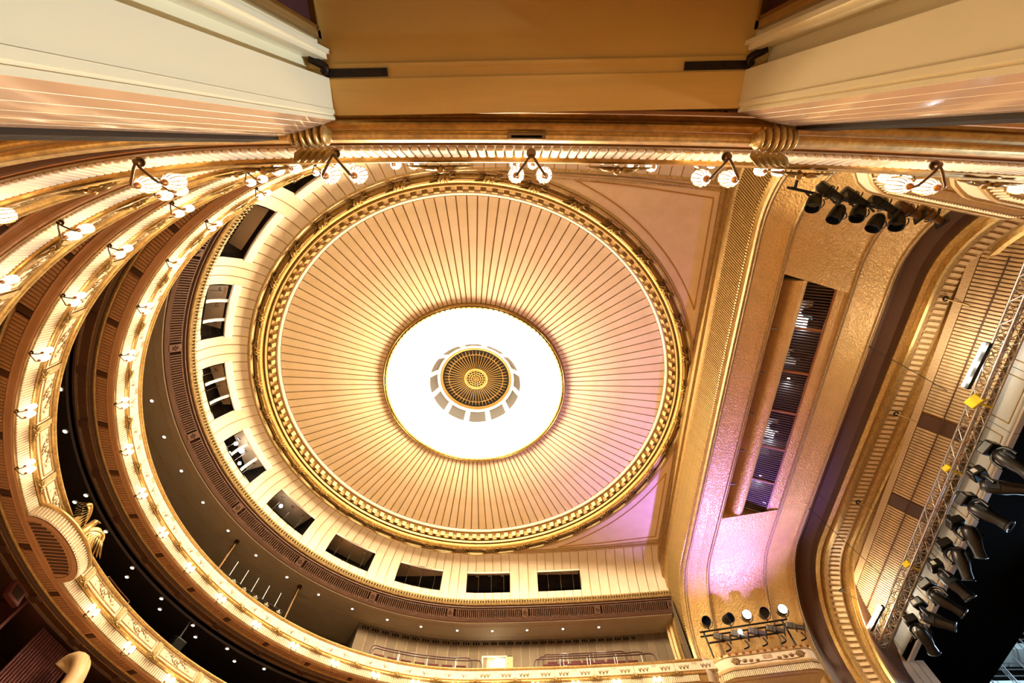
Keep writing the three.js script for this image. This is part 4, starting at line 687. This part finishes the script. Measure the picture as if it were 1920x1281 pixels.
{
  const far = thing('lamp_rack', 'black lamp rack with two blazing cans on the portal box front', 'stage lights'), rz = (x) => -7.75 + .235 * (x - 8.3);
  for (const [h, dz, a, b] of [[9.72, 0, 8.2, 11.2], [9.62, -.1, 8.2, 11.2], [9.3, .05, 8.35, 10.9]]) mesh('rack_bar', rod(V(a, h, rz(a) + dz), V(b, h, rz(b) + dz), .03, 8), MAT.blackMetal, far);
  for (const x of [8.35, 11.05]) mesh('rack_leg', rod(V(x, 8.88, rz(x) - .05), V(x, 9.72, rz(x) - .05), .03), MAT.blackMetal, far);
  [8.54, 9.31, 9.96, 10.57, 11.19].forEach((x, i) => { const p = V(x, 10.02, rz(x) + .02); parCan(far, p, new THREE.Vector3(i === 1 ? .3 : -.25, -.25, 1), i === 2 || i === 4, 1.3); mesh('can_clamp', rod(V(x, 9.72, rz(x)), V(x, 9.88, rz(x)), .02), MAT.blackMetal, far); });
  [8.85, 9.45, 10.05, 10.65, 11.3].forEach((x, i) => { profileSpot(far, V(x, 9.38, rz(x) + .1), new THREE.Vector3(.9, -.45, .35), MAT.dullSteel, false); mesh('foot', tube([V(x + .05, 9.2, rz(x) + .1), V(x + .1, 9.0, rz(x) + .12), V(x - .1, 8.92, rz(x) + .1)], .025, 10), MAT.blackMetal, far); });
  const ls = mesh('bare_lamp', new THREE.SphereGeometry(.075, 12, 8), MAT.whiteGlow, far); ls.position.copy(V(9.4, 9.4, rz(9.4) + .28)); mesh('bare_lamp_holder', rod(V(9.4, 9.3, rz(9.4) + .05), V(9.4, 9.38, rz(9.4) + .24), .03, 8), MAT.blackMetal, far);
  for (const [x, h, I] of [[9.96, 10.02, 2.2], [11.19, 10.02, 2.2], [9.4, 9.4, .8]]) { const l = new THREE.SpotLight(PALE, I * 3, 0, 1.1, .5); l.name = 'can_beam'; l.position.copy(V(x - .05, h - .04, rz(x) + .3)); l.target.name = 'can_target'; l.target.position.copy(V(x - 2, h - 4, rz(x) + 10)); far.add(l.target); l.castShadow = true; l.shadow.radius = 4; far.add(l); }
  // near side, seen from below
  const near = thing('lamp_rack', 'black lamp rack seen from below beside the golden portal corner', 'stage lights'), nz = (x) => 7.4 - .22 * (x - 7.9);
  for (const dh of [0, .12]) mesh('rack_bar', rod(V(7.6, 9.75 + dh, nz(7.6) + .15), V(11.2, 9.75 + dh, nz(11.2) + .15), .03, 8), MAT.blackMetal, near);
  for (const x of [7.7, 11.0]) mesh('rack_leg', rod(V(x, 9.75, nz(x) + .15), V(x, 9.75, nz(x) + 1.2), .03), MAT.blackMetal, near);
  [7.95, 8.5, 8.95, 9.4, 9.85].forEach((x, i) => { parCan(near, V(x, 9.4, nz(x) - .05 - (i % 2) * .12), new THREE.Vector3(-.5, -.7 + (i % 2) * .3, -.6), false, 1.15); mesh('can_clamp', rod(V(x, 9.55, nz(x) + .05), V(x, 9.78, nz(x) + .15), .025), MAT.blackMetal, near); });
  [8.3, 8.85, 9.5, 10.1, 10.6].forEach((x, i) => profileSpot(near, V(x, 9.45, nz(x) + .22), new THREE.Vector3(.8, -.3, -.5), i > 2 ? MAT.bronze : MAT.blackMetal, false));
}
// ---------- boxes in the portal ----------
const sprayBig = (() => {
  const e = [], lf = leafG(.2, .075, .02);
  for (const k of [-1, 1]) {
    for (let i = 0; i < 7; i++) { const q = lf.clone(); q.rotateZ(Math.PI / 2 + (i - 3) * .38); q.translate(k * 1.05, -.06, 0); e.push(q); const r = lf.clone(); r.scale(.6, .6, 1); r.rotateZ(Math.PI / 2 + (i - 3) * .4); r.translate(k * 1.05, -.1, .01); e.push(r); }
    for (let j = 0; j < 3; j++) for (let i = 0; i < 4; i++) { const q = lf.clone(); q.scale(.7 - j * .08, .7, 1); q.rotateZ(Math.PI / 2 + (i - 1.5) * .5 - k * .2); q.translate(k * (.75 - j * .2), -.07 - j * .01, 0); e.push(q); }
    e.push(tube([new THREE.Vector3(k * 1.05, -.1, .004), new THREE.Vector3(k * .6, -.12, .004), new THREE.Vector3(k * .2, -.08, .004), new THREE.Vector3(0, -.1, .004)], .01, 20, 4));
  }
  for (let i = -3; i <= 3; i++) { const q = boxG(.014, .12, .012); q.translate(i * .045, .04, .004); e.push(q); }
  return join(e);
})();
function portalBox(k, hb, xa, xb, zf, lab, orn) {
  const T = thing('portal_box', lab, 'box front'), z = (x) => k * (zf - .2 * (x - 8.3)), q = (x, h, o) => V(x, h, z(x) - k * o);
  const n = 28, out = (u) => .3 * Math.min(1, Math.sqrt(Math.max(0, Math.min(u, 1 - u)) / .12)) - .3, at = (i, h, o = 0) => { const u = i / n; return q(xa + (xb - xa) * u, h, out(u) + o); };
  const st = (prof, name, m) => { const B = new MB(); for (let j = 0; j < prof.length - 1; j++) B.grid(n, 1, (i, jj) => at(i, hb + prof[j + jj][1], -prof[j + jj][0]), (i, jj) => [i * .11, jj * .3]); mesh(name, B.geo(), m, T); };
  st([[.0, 0], [-.03, .02], [-.05, .2]], 'rib_bed', MAT.goldPaint); st([[-.05, .2], [-.1, .2], [-.12, .25], [-.1, .3], [-.08, .31]], 'moulding', MAT.goldPaint); st([[-.08, .31], [-.08, .6]], 'panel', MAT.cream); st([[-.08, .6], [-.12, .61], [-.12, .68], [.2, .69]], 'cap_rail', MAT.goldPaint);
  const e = []; for (let i = 0; i < n * 2; i++) { const a = at(i / 2, hb + .02, .03), b = at(i / 2, hb + .19, .055); e.push(rod(a, b, .022, 5)); } stuff(mesh('ribbing', join(e), MAT.rib, T));
  const B = new MB(); B.grid(n, 1, (i, j) => j ? q(xa + (xb - xa) * i / n, hb - .01, -1.4) : at(i, hb, 0)); mesh('underside', B.geo(), MAT.cream, T);
  const C = new MB(); C.grid(n, 1, (i, j) => { const u = Math.min(.93, Math.max(.07, i / n)); return q(xa + (xb - xa) * u, hb - .02, out(u) - (j ? .18 : .15)); }); mesh('underside_bead', C.geo(), MAT.gold, T);
  if (orn) { const m = mesh('leaf_spray', sprayBig, MAT.goldMid, T); m.position.copy(at(.5 * n, hb + .46, .09)); m.rotation.y = -.2; for (let i = 2; i < n - 1; i += 2) { const p = at(i, hb + .66, .125), b = mesh('cap_block', boxG(.09, .06, .02), MAT.copper, T); b.position.copy(p); b.rotation.y = -k * -.2; } }
  const D = new MB(); D.grid(1, 1, (i, j) => q(i ? xb : xa, hb + (j ? .69 : 0), -1.4)); mesh('box_back', D.geo(), MAT.red, T);
}
portalBox(-1, 8.16, 8.35, 11.6, 7.75, 'cream portal box front with gilded leaves under the blazing lamp rack', true);
portalBox(1, 8.16, 8.15, 11.4, 7.75, 'ribbed portal box underside of the topmost level beside the near lamp rack', false);
portalBox(1, 6.05, 8.0, 11.2, 7.85, 'ribbed portal box underside one level below the near lamp rack', false);
portalBox(1, 4.45, 7.8, 11.0, 7.95, 'ribbed portal box underside on the second level beside the portal', false);
// hanging wires across the cove and little brackets on the block band
{
  for (const [a, b, lab] of [[[12.0, 11.3, 3.0], [14.6, 10.2, 1.6], 'thin black wire spanning from the cove to the upper slats'], [[12.0, 11.3, -3.4], [14.4, 10.0, -5.4], 'thin black wire spanning from the cove to the lower slats']]) { const t = thing('hanging_wire', lab, 'wire'); mesh('wire', tube([V(...a), V((a[0] + b[0]) / 2, (a[1] + b[1]) / 2 - .06, (a[2] + b[2]) / 2), V(...b)], .01, 20, 5), MAT.blackMetal, t); mesh('hook', new THREE.TorusGeometry(.03, .008, 5, 12), MAT.blackMetal, t).position.copy(V(...a)); }
  const lab = ['near the upper end of the portal', 'midway along the portal', 'below the middle of the portal', 'near the lower corner of the portal'];
  [4.6, .9, -2.7, -6.2].forEach((z, i) => { const t = thing('tie_bracket', 'gilt tie rod with black eyelet, ' + lab[i], 'bracket'); const h = z < -5 ? 10.3 : 11.02; mesh('eyelet', new THREE.TorusGeometry(.06, .022, 8, 16).rotateX(1.4).translate(13.2, h - .12 + EYE, z), MAT.blackMetal, t); mesh('rod', rod(V(13.2, h - .13, z), V(13.6, h - .4, z - .1), .02), MAT.gold, t); });
}
// violet wash light standing on the far portal box
{
  const t = thing('wash_light', 'violet wash light standing low beside the far portal box', 'stage light'), p = V(9.9, 7.4, -6.9); const can = parCan(t, p, new THREE.Vector3(0, 1, .35), false, 1.3);
  mesh('lamp_face', new THREE.CircleGeometry(.12, 20), S({ color: 0x8060ff, emissive: 0x6a3cff, emissiveIntensity: 6 }), can).position.z = .15; mesh('stand', rod(V(9.9, 6.9, -7.0), V(9.9, 7.3, -6.92), .03), MAT.blackMetal, t); mesh('stand_foot', boxG(.5, .04, .4), MAT.blackMetal, t).position.copy(V(9.9, 6.9, -7.0)); mesh('shelf', boxG(1.4, .06, 1.6), MAT.red, t).position.copy(V(9.9, 6.85, -7.4));
  const l = new THREE.SpotLight(new THREE.Color(.34, .2, 1), 150, 0, .85, .8); l.name = 'violet_beam'; l.position.copy(p).add(new THREE.Vector3(0, .3, .1)); l.target.name = 'violet_target'; l.target.position.copy(V(8.9, 11.5, -4.6)); t.add(l.target); l.castShadow = true; l.shadow.radius = 5; t.add(l);
}

// stage flood that looks into the house, below the picture
{
  const t = thing('stage_flood', 'cold flood light on its stand on the open stage', 'stage light'), p = V(17.5, 1.5, 0.5); const can = parCan(t, p, new THREE.Vector3(-15.9, .5, 8.1), false, 2); mesh('lamp_face', new THREE.CircleGeometry(.2, 20), MAT.whiteGlow, can).position.z = .285; mesh('stand', rod(V(17.5, -4, .5), V(17.5, 1.3, .5), .04), MAT.blackMetal, t);
  const l = new THREE.SpotLight(COOL, STAGE, 0, .3, .6); l.name = 'flood_beam'; l.position.copy(V(17.0, 1.52, .75)); l.target.name = 'flood_target'; l.target.position.copy(V(1.0, 2.0, 8.8)); t.add(l.target); l.castShadow = true; l.shadow.radius = 8; t.add(l);
}

// ================= THE BOX THE PICTURE IS TAKEN FROM =================
{
  const h = 2.45, xa = .71, xb = 2.75, zf = 8.71;
  const C = structure('ceiling_box', 'cream ceiling of the box, coloured yellow for warm lamplight, with a stepped front beam', 'ceiling');
  const bx = (name, m, x0, x1, h0, h1, z0, z1, par) => mesh(name, boxG(x1 - x0, h1 - h0, z1 - z0).applyMatrix4(M4((x0 + x1) / 2, (h0 + h1) / 2 + EYE, (z0 + z1) / 2)), m, par);
  bx('ceiling_panel', MAT.warmLitCeil, xa - .3, xb + .3, h + .02, h + .2, 8.9, 11.2, C);
  bx('front_beam', MAT.warmLitCeil, xa - .1, xb + .1, h, h + .2, zf + .01, 8.88, C); bx('beam_step', MAT.warmLitCeil, xa - .1, xb + .1, h + .012, h + .2, 8.88, 8.925, C); bx('beam_step', MAT.warmLitCeil, xa - .1, xb + .1, h + .006, h + .2, 8.925, 8.945, C);
  for (const [k, x, lab] of [[-1, xa, 'cream'], [1, xb, 'mustard']]) {
    const W = structure(k < 0 ? 'wall_back_house' : 'wall_stage_side', lab + ' painted box pier and partition with a gilt-framed red panel', 'wall');
    const f = (a, b) => k < 0 ? [x - Math.max(a, b), x - Math.min(a, b)] : [x + Math.min(a, b), x + Math.max(a, b)];
    const pb = (name, m, a, b, h0, h1, z0, z1, par = W) => { const [u, v] = f(a, b); return bx(name, m, u, v, h0, h1, z0, z1, par); };
    pb('pier', MAT.paint, 0, .3, -2, h - .001, 8.745, 8.885); 
    // mouldings down the front edge of the pier
    for (const [a, b, z0, z1] of [[-.004, .3, 8.727, 8.748], [.004, .3, 8.715, 8.728], [-.002, .3, 8.7, 8.716]]) pb('edge_moulding', MAT.paint, a, b, -2, h - .002, z0, z1);
    // rounded glossy front, boarded, following the bend of the house
    const B = new MB(), fr = (u) => V(x + k * .3 * u, 0, zf - .01 - .07 * Math.sin(u * 1.4));
    B.grid(8, 1, (i, j) => { const p = fr(i / 8); p.y = (j ? h - .03 : -2) + EYE; return p; }); mesh('glossy_front', B.geo(), MAT.pierGloss, W);
    for (let i = 1; i < 6; i++) { const p = fr(i / 6); mesh('board_joint', rod(V(p.x, -2, p.z + .004), V(p.x, h - .03, p.z + .004), .0045, 5), MAT.paint, W); }
    const sl = boxG(.02, .03, .6); for (let i = 0; i < 9; i++) { const q = mesh('front_flute', boxG(.011, h + 1.2, .02), MAT.iron, W); q.position.copy(V(x + k * (.31 + i * .018), (h - 1.24) / 2, zf - .085 - .001 * i)); }
    pb('slot_back', MAT.paint, .1, .14, -2, h, 8.88, 8.99);
    pb('partition', MAT.paint, .03, .1, -2, h + .018, 8.97, 11.2); pb('partition_edge', MAT.paint, -.005, .04, -2, h + .0, 8.962, 8.985); pb('partition_edge', MAT.paint, -.02, .04, -2, h + .01, 8.985, 9.005);
    // gilt frame with dark red silk
    const P0 = 9.07, P1 = 11.0, T = h - .055;
    pb('silk_panel', MAT.silk, .015, .031, -2, T, P0, P1);
    pb('gilt_frame', MAT.gold, -.005, .03, T - .004, T + .03, P0 - .03, P1); pb('gilt_frame', MAT.gold, -.005, .03, -2, T + .03, P0 - .03, P0 + .004); pb('gilt_bead', MAT.goldDeep, -.012, .02, T - .016, T - .004, P0 - .005, P1); pb('gilt_bead', MAT.goldDeep, -.012, .02, -2, T - .004, P0 + .002, P0 + .014);
    const H = thing('iron_strap', k < 0 ? 'dark iron strap with screws on the beam by the pale pier' : 'dark iron strap with a cranked end by the mustard pier', 'strap');
    const z = 8.905, x0 = k < 0 ? xa - .02 : xb + .02, x1 = k < 0 ? 1.0 : 2.45;
    mesh('plate', boxG(Math.abs(x1 - x0), .008, .036).applyMatrix4(M4((x0 + x1) / 2, h - .004 + .01 + EYE - .006, z)), MAT.iron, H);
    for (let i = 0; i < 4; i++) mesh('screw', new THREE.CylinderGeometry(.007, .008, .006, 8), MAT.blackMetal, H).position.copy(V(x1 + (x0 - x1) * (.06 + i * .27), h - .012, z));
    mesh('crank', tube([V(x0 - k * .0, h - .01, z), V(x0 - k * .02, h - .02, z + .02), V(x0 + k * .05, h - .03, z + .06)], .018, 10, 6), MAT.iron, H);
  }
  const R = structure('trim_4', 'gilded rim moulding sweeping along the box fronts', 'trim');
  const s0 = sOfX(0) - 3.5, s1 = sOfX(6.5);
  mesh('rim', sweep([[.135, 2.46], [.118, 2.44], [.11, 2.45], ...arcP(.085, 2.452, .026, 20, -190, 9).map(([a, b]) => [a, b]), [.055, 2.47]], s0, s1, .1).geo(), MAT.goldDeep, R);
  mesh('rim', sweep([...arcP(.036, 2.5, .026, 0, -200, 9), [.0, 2.54]], s0, s1, .1).geo(), MAT.gold, R);
  mesh('rim_back', sweep([[.0, 2.54], [.03, 2.56], [.055, 2.5]], s0, s1, .2).geo(), MAT.goldDeep, R);
  mesh('head_wall', sweep([[.14, 2.46], [.16, 2.5], [.16, 2.9]], s0, s1, .2).geo(), MAT.brown, R);
  mesh('lower_soffit', sweep([[.0, 2.86], [.16, 2.88]], s0, s1, .2).geo(), MAT.brown, R);
  // the little brass plate in the middle of the rim
  const pl = thing('rim_plate', 'bright brass plate let into the middle of the gilded rim', 'plate'); place(mesh('plate', new RoundedBoxGeometry(.2, .012, .035, 1, .004), MAT.bronze, pl), F(sOfX(1.66), .035, 2.462)); place(mesh('slot', boxG(.16, .006, .012), MAT.black, pl), F(sOfX(1.66), .03, 2.455));
  // gilt leaf corbels at the piers
  // a fluted gilt cup wrapped in drooping leaves
  const e = [], lf = leafG(.15, .06, .03);
  for (let i = 0; i < 6; i++) { const x = (i - 2.5) * .034, q = new THREE.SphereGeometry(1, 14, 10); q.scale(.021, .085 - Math.abs(i - 2.5) * .006, .07 - Math.abs(i - 2.5) * .006); q.rotateX(-.5); q.translate(x, -.02, 0); e.push(q); }
  for (let i = 0; i < 5; i++) { const q = lf.clone(); q.rotateZ(-Math.PI / 2); q.rotateX(-.55); q.translate((i - 2) * .036, .03, .062); e.push(q); }
  const back = new RoundedBoxGeometry(.2, .05, .12, 2, .02); back.translate(0, .03, -.02); e.push(back);
  const cg = join(e);
  for (const [x, lab] of [[.56, 'gilded leaf corbel under the rim at the pale pier'], [2.9, 'gilded leaf corbel under the rim at the mustard pier']]) { const t = thing('gilt_corbel', lab, 'corbel'); const m = mesh('leaves', cg, MAT.gold, t); place(m, F(sOfX(x), .045, 2.47)); }
}
// ================= BOTTOM CORNER: A BOX OF THE SECOND TIER =================
{
  const t = thing('box_scroll', 'cream carved scroll rising before the dark red boxes', 'scroll');
  const B = new MB(), c = (v) => F(-1.75, -.1, 4.9), path = [[0, 0, .3], [.02, .25, .26], [.08, .48, .2], [.2, .62, .14], [.33, .6, .1]];
  const crv = new THREE.CatmullRomCurve3([new THREE.Vector3(0, .0, .32), new THREE.Vector3(0, .3, .26), new THREE.Vector3(0, .55, .12), new THREE.Vector3(0, .66, -.08), new THREE.Vector3(0, .6, -.26), new THREE.Vector3(0, .5, -.3)]);
  const g = new THREE.TubeGeometry(crv, 30, .15, 14); g.scale(1.35, 1, 1); g.applyMatrix4(F(-1.72, .1, 5.02)); mesh('volute', g, S({ color: 0xc4a578, roughness: .45, map: mottle }), t);
  for (const k of [-1, 0, 1]) { const q = new THREE.TubeGeometry(new THREE.CatmullRomCurve3(crv.points.map((p) => new THREE.Vector3(k * .075, p.y + .1 * (1 - Math.abs(k) * .3), p.z + .1))), 30, .02, 6); q.applyMatrix4(F(-1.72, .1, 5.02)); mesh('reed', q, MAT.goldPaint, t); }
  const m = thing('small_monitor', 'small red-framed screen in the dark red box', 'monitor'); place(m, F(.45, .35, 5.72)); mesh('frame', new RoundedBoxGeometry(.42, .34, .1, 2, .02), MAT.red, m).rotation.x = -.4; const sc = mesh('screen', boxG(.27, .2, .012), MAT.blackPlastic, m); sc.rotation.x = -.4; sc.position.set(0, .02, .05);
  const p = thing('box_curtain', 'dark red box hanging with upright pleats beside the scroll', 'curtain'), f = []; for (let i = 0; i < 16; i++) f.push(rod(P(-2.0 + i * .07, .75, 4.7), P(-2.0 + i * .07, .75, 5.95), .03, 6)); stuff(mesh('pleats', join(f), MAT.red, p));
}
// ================= THE REST OF THE HOUSE =================
{
  const fl = structure('floor', 'stalls floor of pale wood, lightened to bounce warm light upwards', 'floor'); mesh('floor_boards', new MB().quad(V(-14, -4, -14), V(30, -4, -14), V(30, -4, 14), V(-14, -4, 14)).geo(), S({ color: 0xbb8d5c, roughness: .5, map: grain }), fl);  // out of view; wood lightened so the floor bounces warm light upwards
  const W = structure('wall_stalls', 'cream wall of the stalls below the box tiers', 'wall');
  mesh('wall_face', sweep([[.45, -4], [.45, 2.5], [.16, 2.5]], -21, 12.6, .4).geo(), MAT.goldPaint, W); mesh('wall_face', sweep([[.45, -4], [.45, 2.5], [.16, 2.5]], 16.6, 21, .4).geo(), MAT.goldPaint, W);
  mesh('parterre_front', sweep([[.45, -1.0], [0, -1.0], [-.05, -.8], [-.08, -.35], [.12, -.35], [.12, -1.0]], -21, 21, .4).geo(), MAT.cream, W);
  // the outer shell that closes the house
  const O = structure('wall_outer', 'plain outer shell of the auditorium', 'wall');
  mesh('outer_face', sweep([[4.2, -4], [4.2, 15.6]], -21.5, 21.5, .5).geo(), MAT.darkRoom, O);
  mesh('outer_roof', new MB().quad(V(-14, 15.6, -14), V(16, 15.6, -14), V(16, 15.6, 14), V(-14, 15.6, 14)).geo(), MAT.darkRoom, O);
}
renderer.render(scene, camera);
